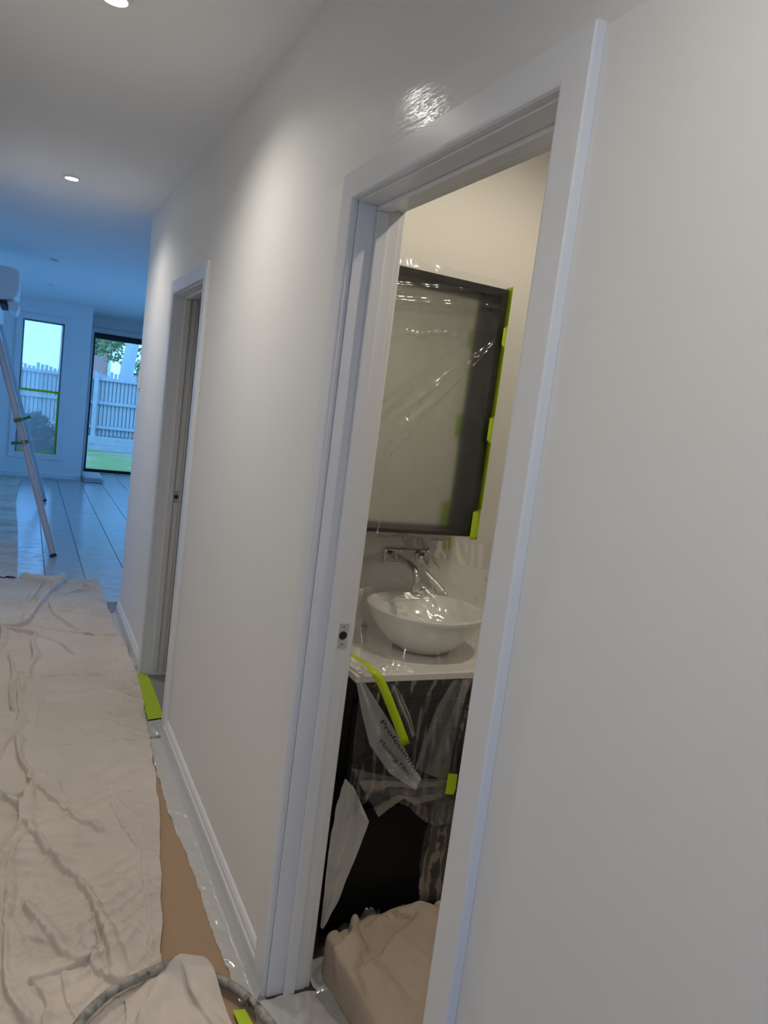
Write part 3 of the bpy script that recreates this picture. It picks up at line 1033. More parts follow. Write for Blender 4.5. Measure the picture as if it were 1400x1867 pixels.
def crumple(name, label, outline, h, mat, seed, n=26, group=None, zb=0.004, freq=18, dome=0.0):
    """crumpled sheet lying inside a plan quad outline (4 corners)"""
    a, b, c, d = [Vector(p) for p in outline]
    P_ = []
    for i in range(n + 1):
        r_ = []
        for j in range(n + 1):
            u, v = i / n, j / n
            p = a.lerp(b, u).lerp(d.lerp(c, u), v)
            e = min(1, 6 * min(u, 1 - u, v, 1 - v) + 0.25)
            k = abs(noise.noise(Vector((p.x * freq + seed, p.y * freq, seed)))) + 0.5 * abs(noise.noise(Vector((p.x * freq * 2.3, p.y * freq * 2.3 + seed, 4))))
            wob = Vector((noise.noise(Vector((u * 5, v * 5, seed))), noise.noise(Vector((u * 5, v * 5, seed + 9))), 0)) * 0.01
            q_ = p + wob
            r_.append((q_.x, q_.y, p.z + zb + h * k * e + dome * math.sin(math.pi * v) ** 0.5 * math.sin(math.pi * min(1, 0.15 + u)) ** 0.5 if 0 < v < 1 else p.z + zb))
        P_.append(r_)
    o = MB().grid(P_).build(name, mat, None, True)
    return tag(o, label, 'plastic film', group)


crumple('threshold_film', 'white misted plastic across the bathroom threshold', [(0.52, 1.25, 0), (0.90, 1.30, 0), (0.89, 1.694, 0), (0.645, 1.700, 0)], 0.022, FILMP, 3.0, 40)
crumple('threshold_film', 'grey plastic tucked behind the bathroom door jamb', [(0.806, 1.68, 0), (0.94, 1.68, 0), (0.94, 1.80, 0), (0.806, 1.81, 0)], 0.03, FILMP, 4.2, 20)
crumple('threshold_film', 'pale plastic strip at the foot of the second door frame', [on_z(246, 1214), on_z(310, 1212), on_z(306, 1232), on_z(246, 1232)], 0.02, FILMP, 5.5, 16)
crumple('threshold_film', 'white plastic flap at the near foot of the second door frame', [on_z(266, 1318), on_z(300, 1312), on_z(303, 1342), on_z(268, 1345)], 0.012, FILMP, 6.5, 14)

# ================================================================== bathroom
BY = 2.26
van = empty('vanity', (1.2, 2.0, 0), 'black bathroom vanity cabinet under a white stone top', 'vanity')
VX0, VX1, VY = 0.885, 1.56, 1.835
box('carcass', (VX0, VY + 0.02, 0.08), (VX1, BY - 0.001, 0.829), BLACK, van)
box('kickboard', (VX0 + 0.02, VY + 0.06, 0.001), (VX1 - 0.02, VY + 0.08, 0.08), BLACK, van)
box('top_rail', (VX0, VY, 0.775), (VX1, VY + 0.0195, 0.829), BLACK, van, 0.002)
for k, (a, b) in enumerate(((0.45, 0.755), (0.09, 0.43))):
    d = box('drawer', (VX0 + 0.003, VY, a), (VX1 - 0.003, VY + 0.0195, b), BLACK, van, 0.002)
    box('finger_pull', (VX0 + 0.02, VY - 0.006, b - 0.012), (VX1 - 0.02, VY - 0.0005, b - 0.002), BLACK, d)
bt = box('benchtop', (0.868, 1.81, 0.83), (1.58, BY - 0.001, 0.85), STONE, van, 0.002)
# basin
bc = (1.19, 2.035, 0.8505)
prof = [(0.0, 0.0), (0.075, 0.0), (0.085, 0.003), (0.125, 0.032), (0.162, 0.075), (0.186, 0.115), (0.192, 0.134), (0.1905, 0.1365), (0.187, 0.1365), (0.181, 0.115), (0.158, 0.08), (0.12, 0.042), (0.07, 0.024), (0.02, 0.02), (0.0, 0.02)]
bs = empty('basin', bc, 'white round ceramic basin standing on the vanity top', 'basin')
MB().lathe(prof, bc, 48).build('bowl', CERAM, bs, True)
MB().lathe([(0.0, 0.0228), (0.018, 0.0225), (0.022, 0.0205), (0.022, 0.019)], bc, 24).build('waste', CHROME, bs, True)
# wall spout
tp_ = empty('wall_tap', (1.16, BY, 1.10), 'chrome wall spout over the basin, wrapped in film', 'tap')
box('back_plate', (1.125, BY - 0.008, 1.075), (1.305, BY - 0.0005, 1.128), CHROME, tp_, 0.003)
sp_ = [(1.162, BY - 0.008, 1.103), (1.163, 2.20, 1.102), (1.165, 2.14, 1.099), (1.167, 2.105, 1.090), (1.169, 2.088, 1.072), (1.170, 2.083, 1.05), (1.170, 2.082, 1.02)]
MB().tube(sp_, 0.0125, 14).build('spout', CHROME, tp_, True)
MB().tube([(1.265, BY - 0.008, 1.10), (1.265, 2.225, 1.10)], 0.022, 20).build('mixer_body', CHROME, tp_, True)
MB().tube([(1.265, 2.225, 1.105), (1.268, 2.205, 1.14)], [0.006, 0.005], 10).build('lever', CHROME, tp_, True)

# mirror cabinet
MX0, MX1, MY, MZ0, MZ1 = 0.83, 1.371, 2.10, 1.208, 2.014
mc = empty('mirror_cabinet', (1.1, BY, MZ0), 'black mirror cabinet on the bathroom wall above the basin', 'mirror cabinet')
REC = 0.072                     # how far the mirror sits behind the front of its frame
box('cabinet_body', (MX0, MY + REC + 0.006, MZ0), (MX1, BY - 0.001, MZ1), BLACK, mc, 0.002)
FR, FT, FB, FL = 0.022, 0.026, 0.012, 0.02
yb_ = MY + REC + 0.0055
box('frame_side', (MX1 - FR, MY, MZ0), (MX1, yb_, MZ1), BLACK, mc, 0.001)
box('frame_side', (MX0, MY, MZ0), (MX0 + FL, yb_, MZ1), BLACK, mc, 0.001)
box('frame_top', (MX0 + FL, MY, MZ1 - FT), (MX1 - FR, yb_, MZ1), BLACK, mc, 0.001)
box('frame_bottom', (MX0 + FL, MY, MZ0), (MX1 - FR, yb_, MZ0 + FB), BLACK, mc, 0.001)
mp_ = box('mirror_pane', (MX0 + FL, MY + REC, MZ0 + FB), (MX1 - FR, MY + REC + 0.005, MZ1 - FT), plain('dulled_mirror', (0.88, 0.93, 0.88), 0.2, metal=1.0), mc)
mp_['label'] = 'mirror pane set back in the black frame'

# film over the mirror cabinet
mf = empty('mirror_film', (1.1, MY, MZ0), 'clear plastic sheet stretched over the mirror cabinet', 'plastic film')
knot = on_y(915, 610, MY - 0.01)
PLEATS = []
for (u0, v0), (u1, v1), hh, ww in (((742, 606), (770, 612), 0.010, 0.006), ((770, 612), (800, 606), 0.010, 0.006), ((800, 606), (830, 612), 0.008, 0.005), ((700, 808), (735, 768), 0.012, 0.008), ((712, 822), (748, 786), 0.012, 0.007)):
    a_, b_ = on_y(u0, v0, MY - 0.012), on_y(u1, v1, MY - 0.012)
    PLEATS.append((a_.x, a_.z, b_.x, b_.z, hh, ww))
P = []
for i in range(241):
    z = MZ0 - 0.004 + (MZ1 - MZ0 + 0.026) * i / 240
    r_ = []
    for j in range(181):
        x = MX0 + (MX1 - 0.004 - MX0) * j / 180
        dx, dz = knot.x - x, z - knot.z
        ang = math.atan2(dz, dx)
        rad = math.hypot(dx, dz)
        y = MY - 0.012
        # pleats that radiate from the taped point
        y -= 0.026 * math.exp(-((ang + 0.83) / 0.04) ** 2) * min(1, rad * 6) * max(0, 1 - rad / 0.62) ** 0.5
        y -= 0.020 * math.exp(-((ang + 0.72) / 0.025) ** 2) * min(1, rad * 6) * max(0, 1 - rad / 0.5) ** 0.5
        y -= 0.012 * math.exp(-((ang + 0.02) / 0.05) ** 2) * min(1, rad * 6) * max(0, 1 - rad / 0.40)
        y -= 0.005 * math.exp(-((ang - 0.9) / 0.06) ** 2) * min(1, rad * 6) * max(0, 1 - rad / 0.3)
        y -= 0.008 * math.exp(-((z - (MZ1 - 0.10 + 0.10 * (x - 1.0))) / 0.008) ** 2)
        y -= 0.006 * math.exp(-((z - (MZ1 - 0.055 + 0.10 * (x - 1.0))) / 0.006) ** 2)
        y += 0.006 * fbm(x * 7, z * 7, 3)
        y -= 0.004 * abs(noise.noise(Vector((x * 16, z * 22, 8))))
        for (ax, az, bx, bz, hh, ww) in PLEATS:
            lx, lz = bx - ax, bz - az
            t_ = max(0, min(1, ((x - ax) * lx + (z - az) * lz) / (lx * lx + lz * lz)))
            y -= hh * math.exp(-(math.hypot(x - ax - t_ * lx, z - az - t_ * lz) / ww) ** 2) * (0.7 + 0.5 * math.sin(t_ * 19))
        y = min(y, MY - 0.004)
        if z > MZ1:
            y += (z - MZ1) * 0.4
        r_.append((x, y, z + 0.008 * noise.noise(Vector((x * 12, 0, 5))) * (1 if i == 240 else 0)))
    P.append(r_)
MB().grid(P).build('plastic_sheet', FILM, mf, True)
tear = [on_y(u, v, MY - 0.032) for u, v in ((716, 824), (713, 836), (708, 860), (704, 880), (701, 896), (697, 915), (694, 938), (691, 955), (688, 972))]
MB().tube([p + Vector((0.0015 * math.sin(k * 2.1), 0, 0)) for k, p in enumerate(tear)], [0.004, 0.003, 0.0025, 0.002, 0.003, 0.0015, 0.002, 0.0015, 0.003], 6).build('pinched_crease', FILM2, mf, True)
# lime tape down the right edge
et = empty('edge_tape', (MX1, MY, MZ0), 'lime masking tape strip down the right edge of the mirror cabinet', 'tape')
rows_ = []
for i in range(81):
    z = MZ0 - 0.004 + (MZ1 - MZ0 + 0.012) * i / 80
    w = 0.011 + 0.003 * noise.noise(Vector((z * 9, 0, 0)))
    f_ = 0.0
    t = (z - MZ0) / (MZ1 - MZ0)
    if t < 0.115:
        f_ = 0.030
    elif 0.40 < t < 0.50:
        f_ = 0.018
    elif 0.78 < t < 0.85:
        f_ = 0.014
    rows_.append([(MX1 - 0.006 - f_, MY - 0.032, z), (MX1 - 0.004, MY - 0.026, z), (MX1 + 0.0025, MY - 0.004, z), (MX1 + 0.003, MY + 0.01 + w, z)])
MB().grid(rows_).build('tape_strip', TAPE, et, True, solid=0.0008)
rows_ = [[(1.355, BY - 0.010, z), (1.372 + 0.004 * math.sin(z * 40), BY - 0.012, z)] for z in np.linspace(1.135, 1.178, 6)]
tag(MB().grid(rows_).build('wall_tape', TAPE, None, solid=0.0008), 'small lime tape tab holding the film to the bathroom wall', 'tape')

# film draped over tap, basin and vanity
bf = empty('basin_film', (1.15, 1.95, 0.85), 'clear plastic sheet draped over the tap, basin and vanity front', 'plastic film')
P = []
NX, NT = 110, 170
for j in range(NT + 1):
    r_ = []
    for i in range(NX + 1):
        x = 0.872 + (1.60 - 0.872) * i / NX
        tap = math.exp(-((x - 1.17) / 0.05) ** 2)
        slope = max(0, 1 - abs(x - 1.19) / 0.24)
        rimf = math.sqrt(max(0, 1 - ((x - 1.19) / 0.205) ** 2))
        zt = 0.992 + 0.128 * max(tap, 0.82 * max(0, 1 - abs(x - 1.17) / 0.30))
        rimy = 2.035 - 0.200 * rimf
        zr = 0.862 + 0.132 * min(1, rimf * 1.6)
        hem = 0.44 + 0.06 * math.sin((x - 0.87) * 14) + 0.03 * noise.noise(Vector((x * 12, 0, 0)))
        pts = [(2.247, 1.192), (2.20, 0.5 * (1.17 + zt)), (2.068, zt), (rimy + 0.06, max(zr + 0.006, 0.6 * zt + 0.4 * zr)), (rimy - 0.004, zr), (1.83, 0.866), (1.797, 0.856), (1.788, 0.80), (1.782, 0.62), (1.780, hem)]
        u = j / NT * (len(pts) - 1)
        k = min(int(u), len(pts) - 2)
        w = u - k
        w = w if k in (4, 5, 6) else w
        y = pts[k][0] + (pts[k + 1][0] - pts[k][0]) * w
        z = pts[k][1] + (pts[k + 1][1] - pts[k][1]) * w
        # pleats that run with the fall of the sheet
        pl = noise.noise(Vector((x * 26 + 0.8 * math.sin(u), u * 0.55, 4))) * 0.010 + abs(noise.noise(Vector((x * 55, u * 1.1, 9)))) * 0.007
        if 0.3 < u:
            y -= abs(pl) * (0.7 if u < 4.5 else 1.0) * (0.35 if 5 < u < 6.2 else 1)
            z += (abs(pl) * 0.7 if u < 6 else 0)
        r_.append((x + 0.004 * noise.noise(Vector((x * 9, u, 2))), y, z))
    P.append(r_)
MB().grid(P).build('plastic_sheet', FILM, bf, True)


def flat_film(name, pts, y, mat, parent, seed=0.0, amp=0.004):
    """small sheet of film in a plane across the room; outline given by sight lines to that plane"""
    V_ = [on_y(u, v, y) for u, v in pts]
    n = len(V_) // 2
    A_, B_ = V_[:n], V_[n:][::-1]
    P_ = []
    for i in range(25):
        s = i / 24 * (n - 1)
        k = min(int(s), n - 2)
        a = A_[k].lerp(A_[k + 1], s - k)
        b = B_[k].lerp(B_[k + 1], s - k)
        r2 = []
        for j in range(13):
            p = a.lerp(b, j / 12)
            r2.append((p.x, p.y + amp * (fbm(p.x * 30 + seed, p.z * 18, seed) + 0.7 * math.sin(j * 0.9 + seed + i * 0.1)), p.z))
        P_.append(r2)
    return MB().grid(P_).build(name, mat, parent, True)


# folded printed strip, hanging diagonally, with its print
flat_film('printed_fold', [(650, 1246), (660, 1302), (674, 1358), (710, 1410), (757, 1440), (768, 1420), (748, 1385), (728, 1345), (700, 1300), (664, 1244)], 1.757, film('printed_masking_film', 0.38, 0.6, 0.4, white=0.95), bf, 1.0, 0.0015)
flat_film('overlap_fold', [(826, 1240), (796, 1290), (772, 1352), (756, 1402), (815, 1425), (826, 1365), (842, 1300), (857, 1240)], 1.756, film('double_masking_film', 0.12, 0.4, 0.2, white=0.5), bf, 4.0, 0.0015)
flat_film('middle_fold', [(712, 1248), (722, 1280), (742, 1320), (752, 1345), (757, 1340), (748, 1305), (735, 1275), (722, 1250)], 1.758, FILM2, bf, 7.0, 0.0015)
flat_film('hanging_hem', [(640, 1400), (690, 1412), (740, 1420), (800, 1420), (826, 1424), (822, 1446), (792, 1458), (757, 1470), (736, 1456), (690, 1492), (668, 1496)][:5] + [(822, 1446), (792, 1460), (757, 1468), (736, 1456), (690, 1490)], 1.772, film('hem_masking_film', 0.12, 0.4, 0.2, white=0.5), bf, 2.0, 0.003)


def text(name, body, p0, p1, size, y, parent):
    cu = bpy.data.curves.new('print', 'FONT')
    cu.body = body
    cu.size = size
    cu.extrude = 0.0001
    o = bpy.data.objects.new('print', cu)
    COL.objects.link(o)
    dg = bpy.context.evaluated_depsgraph_get()
    me = bpy.data.meshes.new_from_object(o.evaluated_get(dg))
    bpy.data.objects.remove(o)
    a, b = on_y(*p0, y), on_y(*p1, y)
    ex = (b - a)
    L_ = ex.length
    ex.normalize()
    ny = Vector((0, -1, 0))
    ey = ny.cross(ex)
    xs_ = [v.co.x for v in me.vertices]
    k = L_ / (max(xs_) - min(xs_))
    for v in me.vertices:
        c = v.co.copy()
        v.co = a + ex * (c.x * k) + ey * (c.y * 1.0) + ny * c.z
    return link(name, me, INK, parent)


tx = text('print', 'Professional', (692, 1316), (757, 1407), 0.0185, 1.7525, bf)
tx['label'] = 'black printed word Professional on the film'
tx = text('print', 'Masking Film', (690, 1352), (742, 1412), 0.0165, 1.7525, bf)
tx['label'] = 'black printed words Masking Film on the film'

# lime tape draped over the bench edge
acr = Vector((0.86, 0.0, 0.5)).normalized()
tpts = [on_z(638, 1192, 0.885), on_z(663, 1206, 0.885), on_z(683, 1226, 0.880), on_y(690, 1234, 1.752), on_y(703, 1262, 1.748), on_y(722, 1310, 1.7465), on_y(740, 1358, 1.746)]
wv = [Vector((0.55, 0.83, 0)).normalized()] * 2 + [Vector((0.9, 0.25, 0.15)).normalized()] + [Vector((0.93, 0, 0.36)).normalized()] * 4
rows_ = []
for k in range(len(tpts)):
    rows_.append([tpts[k] - wv[k] * 0.0125, tpts[k], tpts[k] + wv[k] * 0.0125])
dn = []
for k in range(len(rows_) - 1):
    for t in (0, 0.25, 0.5, 0.75):
        dn.append([rows_[k][m_].lerp(rows_[k + 1][m_], t) for m_ in range(3)])
dn.append(rows_[-1])
tag(MB().grid(dn).build('bench_tape', TAPE, None, True, solid=0.0007), 'lime masking tape strip hanging over the edge of the vanity top', 'tape')
rows_ = [[on_y(u0, v, 1.752), on_y(u1, v + 2, 1.75)] for u0, u1, v in ((818, 834, 1410), (815, 832, 1425), (813, 830, 1438), (811, 826, 1447))]
tag(MB().grid(rows_).build('front_tape', TAPE, None, solid=0.0008), 'lime tape tab on the film low on the vanity front', 'tape')

# milky curtain of film beside the jamb, down to the floor
sc = empty('side_film', (0.9, 1.8, 0), 'milky paint misted plastic hanging beside the bathroom door jamb', 'plastic film')
flat_film('plastic_sheet', [(628, 1418), (612, 1470), (600, 1540), (592, 1620), (584, 1690), (588, 1692), (612, 1650), (640, 1582), (672, 1497), (645, 1436)], 1.80, FILMP, sc, 5.0, 0.006)
rsf = empty('right_film', (1.3, 1.8, 0), 'thin clear plastic hanging on the right of the black opening', 'plastic film')
flat_film('plastic_sheet', [(800, 1448), (775, 1520), (765, 1570), (762, 1640), (812, 1650), (818, 1570), (824, 1520), (828, 1448)], 1.79, FILM, rsf, 8.0, 0.006)
crumple('bunched_film', 'clear plastic bunched on the bathroom floor behind the tan cloth', [(0.87, 1.70, 0), (1.40, 1.70, 0), (1.40, 1.815, 0), (0.87, 1.815, 0)], 0.07, FILM, 12.0, 60, zb=0.004, freq=24, dome=0.12)

# tan cloth heaped in the bathroom doorway
bcf = []


def bfold(pts, h, w):
    bcf.append(([on_z(u, v, 0.06).xy for u, v in pts], h, w))


def z8(l):
    return [(420 + x / 2.9167, 1350 + y / 2.9167) for x, y in l]


bfold(z8([(700, 930), (760, 890), (900, 880), (1010, 900)]), 0.05, 0.035)
bfold(z8([(700, 930), (680, 1050), (690, 1200), (640, 1280), (680, 1420)]), 0.055, 0.028)
bfold(z8([(520, 1060), (620, 1010), (690, 970)]), 0.05, 0.030)
bfold(z8([(520, 1090), (560, 1180), (640, 1230)]), 0.035, 0.024)
bfold(z8([(1060, 1050), (900, 1060), (780, 1130)]), 0.022, 0.024)
bfold(z8([(1040, 1080), (880, 1230), (740, 1380)]), 0.020, 0.026)
bfold(z8([(600, 1280), (590, 1400), (640, 1507)]), 0.04, 0.022)
bfold(z8([(980, 890), (1040, 930), (1090, 960)]), 0.04, 0.03)
bo = [on_z(u, v, 0.10) for u, v in z8([(490, 1075), (600, 1000), (690, 930), (790, 880), (900, 862), (1010, 858), (1130, 845)])]
bo = [Vector((p.x, min(p.y, 1.80), 0)) for p in bo]
n_ = 80
rows_ = []
for i in range(n_ + 1):
    t = i / n_
    r_ = []
    for j in range(101):
        s = j / 100
        k = min(int(s * 6), 5)
        u = s * 6 - k
        p0, p1, p2, p3 = bo[max(k - 1, 0)], bo[k], bo[k + 1], bo[min(k + 2, 6)]
        a = 0.5 * ((2 * p1) + (p2 - p0) * u + (2 * p0 - 5 * p1 + 4 * p2 - p3) * u * u + (3 * p1 - p0 - 3 * p2 + p3) * u ** 3)
        b = Vector((0.90 + 0.62 * s, 0.98, 0))
        m_ = Vector((0.855 + 0.58 * s, 1.50, 0))
        p = a.lerp(m_, t / 0.5) if t < 0.5 else m_.lerp(b, (t - 0.5) / 0.5)
        r_.append((p.x, p.y))
    rows_.append(r_)
A = np.array(rows_)
Z = cloth_height(A[..., 0], A[..., 1], bcf, 0.0, 0.8, 6, 5)
sh_ = cloth_height.shift
ii = np.linspace(0, 1, n_ + 1)[:, None]
jj = np.linspace(0, 1, 101)[None, :]
body_ = (1 - np.exp(-(ii / 0.03) ** 2)) * (1 - np.exp(-(jj / 0.02) ** 2))
# a smaller lump at the left and the main heap beside it
heap = 0.085 + 0.02 * np.exp(-((jj - 0.13) / 0.07) ** 2) + 0.03 * np.clip((jj - 0.24) / 0.1, 0, 1)
Z = 0.012 + body_ * (heap * np.clip(1.25 - ii, 0.2, 1) + Z * 0.9)
A = A + np.stack([sh_[0] * body_, sh_[1] * body_], -1)
tag(MB().grid([[tuple(p) for p in r] for r in np.concatenate([A, Z[..., None]], -1)]).build('tan_cloth', CANVAS2, None, True),
    'tan drop cloth heaped on the bathroom floor in the doorway', 'drop cloth')

# ================================================================== living room things
# light switch at the end of the hall wall
sw = empty('light_switch', (XW, 5.24, 1.61), 'white light switch plate at the end of the hall wall', 'light switch')
box('switch_plate', (XW - 0.011, 5.195, 1.55), (XW - 0.0005, 5.270, 1.665), PLAST, sw, 0.003)
box('rocker', (XW - 0.015, 5.225, 1.59), (XW - 0.0112, 5.240, 1.625), PLAST, sw, 0.001)

# air conditioner
ac = empty('air_conditioner', (XL, 7.9, 2.15), 'white split system air conditioner on the left wall near the ceiling', 'air conditioner')
px0 = XL + 0.0005
pf = [(0, 0), (0, 0.285), (0.17, 0.285), (0.215, 0.27), (0.235, 0.24), (0.24, 0.12), (0.232, 0.07), (0.20, 0.03), (0.12, 0.005)]
AZ = 2.145
MB().loft([(px0 + d, 7.44, AZ + z) for d, z in pf], [(px0 + d, 8.26, AZ + z) for d, z in pf]).build('casing', PLAST, ac, bevel=0.008)
pe = [(0, 0.008), (0, 0.277), (0.168, 0.277), (0.208, 0.262), (0.228, 0.235), (0.232, 0.12), (0.224, 0.072), (0.195, 0.036), (0.12, 0.012)]
MB().loft([(px0 + d, 7.41, AZ + z) for d, z in pe], [(px0 + d, 7.4395, AZ + z) for d, z in pe]).build('end_cap', PLAST, ac, bevel=0.006)
MB().loft([(px0 + d, 8.2605, AZ + z) for d, z in pe], [(px0 + d, 8.29, AZ + z) for d, z in pe]).build('end_cap', PLAST, ac, bevel=0.006)
fl_p = [(0.155, -0.012), (0.165, 0.002), (0.232, 0.015), (0.246, -0.005), (0.238, -0.055), (0.222, -0.075), (0.185, -0.06)]
MB().loft([(px0 + d, 7.45, AZ + z - 0.006) for d, z in fl_p], [(px0 + d, 8.25, AZ + z - 0.006) for d, z in fl_p]).build('louvre', PLAST, ac, bevel=0.004)
box('air_slot', (px0 + 0.09, 7.46, AZ - 0.03), (px0 + 0.145, 8.24, AZ + 0.001), RUBBER, ac)

# leaning planks with clamps


def plank(label, yy, foot_x, top_x, top_z, w, th, clamps):
    root = empty('leaning_plank', (foot_x, yy, 0), label, 'plank', 'planks leaning on the left wall')
    a = Vector((foot_x, yy, 0.028))
    b = Vector((top_x, yy, top_z))
    d = (b - a).normalized()
    n = Vector((d.z, 0, -d.x))
    Yv = Vector((0, 1, 0))

    def sect(p, w_, t_):
        return [p - n * w_ / 2 - Yv * t_ / 2, p + n * w_ / 2 - Yv * t_ / 2, p + n * w_ / 2 + Yv * t_ / 2, p - n * w_ / 2 + Yv * t_ / 2]
    # channel: two flanges and a web
    MB().loft(sect(a, w, th), sect(b, w, th)).build('rail', ALU, root, bevel=0.003)
    MB().loft([p + n * (w / 2 + 0.004) for p in sect(a, 0.007, th + 0.03)], [p + n * (w / 2 + 0.004) for p in sect(b, 0.007, th + 0.03)]).build('flange', ALU, root)
    MB().loft([p - n * (w / 2 + 0.004) for p in sect(a, 0.007, th + 0.03)], [p - n * (w / 2 + 0.004) for p in sect(b, 0.007, th + 0.03)]).build('flange', ALU, root)
    f0 = a - d * 0.022
    MB().loft(sect(f0, w + 0.012, th + 0.03), sect(a - d * 0.0005, w + 0.012, th + 0.03)).build('rubber_foot', RUBBER, root)
    for zc, side in clamps:
        p = a + d * ((zc - a.z) / d.z)
        c = MB()
        c.loft(sect(p - d * 0.013, w + 0.026, th + 0.045), sect(p + d * 0.013, w + 0.026, th + 0.045))
        k = c.build('clamp', GREENC, root, bevel=0.004)
        MB().tube([p + n * side * (w / 2 + 0.02), p + n * side * (w / 2 + 0.075) + Vector((0, -0.02, 0.01))], [0.010, 0.014], 10).build('handle', GREENC, k, True)
    return root, a, d, n


r1_, a1, d1, n1 = plank('thick white plank with two green clamps, leaning on the left wall', 7.05, 0.305, XL + 0.03, 2.05, 0.042, 0.045, ((1.16, 1), (0.98, -1)))
plank('thin white plank leaning on the left wall beyond the thick clamped one', 10.2, 0.30, XL + 0.03, 2.08, 0.034, 0.04, ())
pb = a1 + d1 * ((0.98 - a1.z) / d1.z)
MB().tube([pb + n1 * 0.03 + Vector((0, -0.035, 0)), pb + n1 * 0.14 + Vector((0, -0.035, 0.01))], 0.010, 8).build('bracket_arm', STEEL, r1_, True)
MB().tube([pb + Vector((0, -0.040, 0)), pb + Vector((0, -0.05, 0))], 0.012, 10).build('bolt', STEEL, r1_, True)

# folded sheets by the sliding door
fs_ = empty('folded_sheets', (1.02, 12.9, 0), 'small pile of folded white sheets on the floor by the sliding door', 'folded sheets')
for k in range(5):
    z = 0.001 + k * 0.014
    e = 0.015 * ((k * 7) % 3)
    m_ = MB()
    P = []
    for i in range(13):
        P.append([(0.90 + e + 0.27 * i / 12, 12.45 + e + 0.75 * j / 12, z + 0.012 + 0.004 * fbm(i * 0.5, j * 0.5, k)) for j in range(13)])
    MB().grid(P).build('sheet', plain('white_sheet', (0.72, 0.72, 0.70), 0.7), fs_, True, solid=0.010)
crumple('wall_film', 'plastic bunched on the floor under the masked window', [(0.05, 12.35, 0), (0.80, 12.30, 0), (0.80, 12.55, 0), (0.05, 12.56, 0)], 0.03, FILM2, 15.0, 30)
tag(box('floor_tape', (-0.29, 12.44, 0.001), (-0.12, 12.50, 0.003), TAPE), 'lime tape strip on the floor under the masked window', 'tape')

# ================================================================== garden
GRASS = plain('grass', (0.30, 0.42, 0.12), 0.9, bump=0.6, bscale=30, var=0.3, vscale=5)


def lawn_mat():
    m = bpy.data.materials.new('patchy_lawn')
    N, L = nodes_of(m)
    b = N['Principled BSDF']
    b.inputs['Roughness'].default_value = 1
    tc = N.new('ShaderNodeTexCoord')
    n = N.new('ShaderNodeTexNoise'); n.inputs['Scale'].default_value = 0.9; n.inputs['Detail'].default_value = 7
    L.new(tc.outputs['Object'], n.inputs['Vector'])
    n2 = N.new('ShaderNodeTexNoise'); n2.inputs['Scale'].default_value = 12; n2.inputs['Detail'].default_value = 4
    L.new(tc.outputs['Object'], n2.inputs['Vector'])
    r = N.new('ShaderNodeValToRGB')
    e = r.color_ramp.elements
    e[0].position = 0.44; e[0].color = (0.16, 0.20, 0.04, 1)
    e[1].position = 0.56; e[1].color = (0.30, 0.22, 0.16, 1)
    L.new(n.outputs['Fac'], r.inputs[0])
    mx = N.new('ShaderNodeMix'); mx.data_type = 'RGBA'; mx.blend_type = 'MULTIPLY'
    mx.inputs['Factor'].default_value = 0.6
    L.new(r.outputs[0], mx.inputs['A']); L.new(n2.outputs['Color'], mx.inputs['B'])
    L.new(r.outputs[0], b.inputs['Base Color'])
    return m


pg = []
for i in range(60):
    y = 14.08 + (90 - 14.08) * (i / 59) ** 2
    pg.append([(x, y, -0.10 + 0.03 * fbm(x * 0.8, y * 0.8)) for x in np.linspace(-14, 24, 50)])
tag(MB().grid(pg).build('ground', lawn_mat(), None, True), 'patchy lawn with bare soil outside the sliding door', 'lawn', kind='structure')

FWOOD = plain('weathered_timber', (0.34, 0.33, 0.31), 0.8, var=0.2, vscale=6, bump=0.3, bscale=20)
fy = 20.0
fn = empty('paling_fence', (2.0, fy, 0), 'weathered timber paling fence across the garden', 'fence')
pm_ = [bpy.data.meshes.new('paling') for _ in range(4)]
for k, me in enumerate(pm_):
    m_ = MB().box((-0.036, 0, 0), (0.036, 0.016, 1.48 + 0.03 * k))
    me.from_pydata(m_.v, [], m_.f)
    me.materials.append(FWOOD)
for i in range(85):
    o = bpy.data.objects.new('paling', pm_[(i * 7 + i // 3) % 4])
    o.location = (-1.5 - 2.0 + i * 0.092, 0.0 + 0.004 * (i % 2), 0.26)
    COL.objects.link(o)
    o.parent = fn
    o = bpy.data.objects.new('back_paling', pm_[0])
    o.location = (-3.454 + i * 0.092, 0.045, 0.18)
    COL.objects.link(o)
    o.parent = fn
for z in (0.42, 1.02, 1.60):
    box('rail', (-3.6 + 0.0, fy - 0.055, z), (6.4, fy - 0.002, z + 0.075), FWOOD, fn)
for x in (-3.0, -0.6, 1.50, 3.9, 6.2):
    box('post', (x, fy - 0.16, -0.15), (x + 0.10, fy - 0.056, 1.75), FWOOD, fn)
rw = empty('retaining_wall', (2.0, fy - 0.2, 0), 'low timber sleeper edge below the paling fence', 'garden edging')
for x0, x1 in ((-3.6, -1.2), (-1.19, 1.2), (1.21, 3.6), (3.61, 6.4)):
    for k in range(2):
        box('sleeper', (x0, fy - 0.24, -0.16 + k * 0.2), (x1, fy - 0.17, 0.03 + k * 0.2), FWOOD, rw, 0.004)

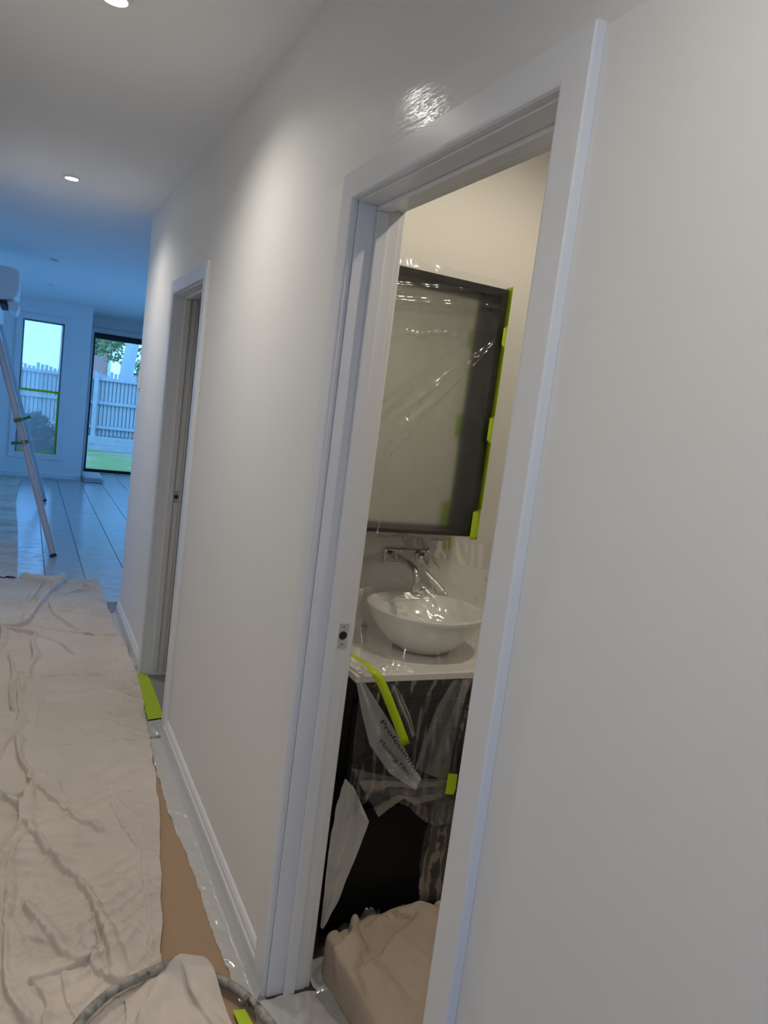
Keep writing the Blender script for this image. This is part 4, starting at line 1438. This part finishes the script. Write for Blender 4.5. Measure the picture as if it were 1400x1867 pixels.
# neighbour house
BRICK = plain('pink_brick', (0.40, 0.20, 0.16), 0.8, var=0.15, vscale=12)
hs = empty('brick_house', (3.0, 45, 0), 'pink brick house end behind the paling fence', 'house')
box('house_wall', (1.9, 45.0, -0.1), (4.05, 55.0, 6.5), BRICK, hs)
box('roof_eave', (1.6, 44.5, 6.5), (4.35, 55.5, 6.65), PLAST, hs)
MB().loft([(1.6, 44.5, 6.65), (4.35, 44.5, 6.65), (4.35, 55.5, 6.65), (1.6, 55.5, 6.65)], [(2.9, 46.0, 8.2), (3.0, 46.0, 8.2), (3.0, 54.0, 8.2), (2.9, 54.0, 8.2)]).build('roof', plain('roof_tile', (0.25, 0.24, 0.25), 0.8), hs)
MB().tube([(4.12, 44.9, -0.1), (4.12, 44.9, 5.9), (4.0, 44.9, 6.1), (4.0, 44.9, 6.5)], 0.07, 10).build('downpipe', PLAST, hs, True)
box('house_window', (3.25, 44.96, 3.0), (3.45, 44.995, 4.6), BLKM, hs)
box('house_window', (3.65, 44.96, 3.2), (3.8, 44.995, 4.6), BLKM, hs)
# trees
LEAF = plain('gum_leaf', (0.20, 0.24, 0.08), 0.7, var=0.35, vscale=3)
LEAF2 = plain('dark_leaf', (0.05, 0.075, 0.035), 0.7, var=0.3, vscale=3)
BARKP = plain('pale_bark', (0.40, 0.38, 0.34), 0.8, var=0.12, vscale=3)
BARKD = plain('brown_bark', (0.34, 0.24, 0.20), 0.9, var=0.2, vscale=5)


def leafball(name, mat, parent, centres, n, size, seed):
    rnd = random.Random(seed)
    m_ = MB()
    for c, r in centres:
        for _ in range(n):
            d = Vector((rnd.gauss(0, 1), rnd.gauss(0, 1), rnd.gauss(0, 1))).normalized() * r * rnd.random() ** 0.5
            p = Vector(c) + Vector((d.x, d.y, d.z * 1.2))
            a = Vector((rnd.gauss(0, 1), rnd.gauss(0, 1), rnd.gauss(0, 1))).normalized()
            b = a.cross(Vector((rnd.gauss(0, 1), rnd.gauss(0, 1), rnd.gauss(0, 1)))).normalized()
            s = size * (0.6 + 0.8 * rnd.random())
            m_.add([p - a * s, p + b * s * 0.45, p + a * s, p - b * s * 0.45], [(0, 1, 2, 3)])
    o = m_.build(name, mat, parent)
    return tag(o, 'leafy crown') if False else o


def tree(label, x, y, lean, h, r, bark, centres, seed, leaf=LEAF, n=420, size=0.09):
    root = empty('garden_tree', (x, y, -0.1), label, 'tree', 'trees behind the fence')
    pts = [(x + lean * t + 0.1 * math.sin(t * 5 + seed), y, -0.1 + h * t) for t in np.linspace(0, 1, 9)]
    MB().tube(pts, [r * (1 - 0.55 * t) for t in np.linspace(0, 1, 9)], 12).build('trunk', bark, root, True)
    leafball('foliage', leaf, root, centres, n, size, seed)


tree('pale barked gum tree leaning behind the fence', 2.55, 23.5, 0.55, 6.0, 0.24, BARKP, [((2.25, 24.5, 2.8), 0.55), ((2.3, 24.3, 3.9), 0.7), ((2.6, 24.2, 4.9), 0.9), ((1.8, 24.3, 5.2), 0.8)], 3)
tree('brown trunked tree behind the fence', 3.42+0.1, 25.9, 0.1, 6.0, 0.14, BARKD, [((3.5, 25.9, 2.0), 0.4), ((4.1, 26.0, 3.0), 0.6), ((4.3, 26.1, 4.2), 0.5)], 8)
tree('bushy green tree beyond the brown trunk', 5.0, 28, 0.1, 6.5, 0.16, BARKD, [((4.8, 28, 2.0), 1.2), ((5.2, 28, 4.2), 1.5), ((4.0, 29, 3.2), 1.3), ((6.2, 28.5, 3.5), 1.4)], 12, n=500, size=0.13)
sh = empty('garden_shrub', (0.15, 14.55, -0.1), 'dark dense shrub outside the masked window', 'shrub')
leafball('foliage', LEAF2, sh, [((0.05, 14.55, 0.35), 0.38), ((0.42, 14.55, 0.30), 0.34), ((-0.3, 14.6, 0.4), 0.4), ((0.2, 14.55, 0.60), 0.26)], 900, 0.05, 21)
MB().tube([(0.15, 14.55, -0.1), (0.15, 14.55, 0.3)], 0.03, 8).build('stem', BARKD, sh, True)
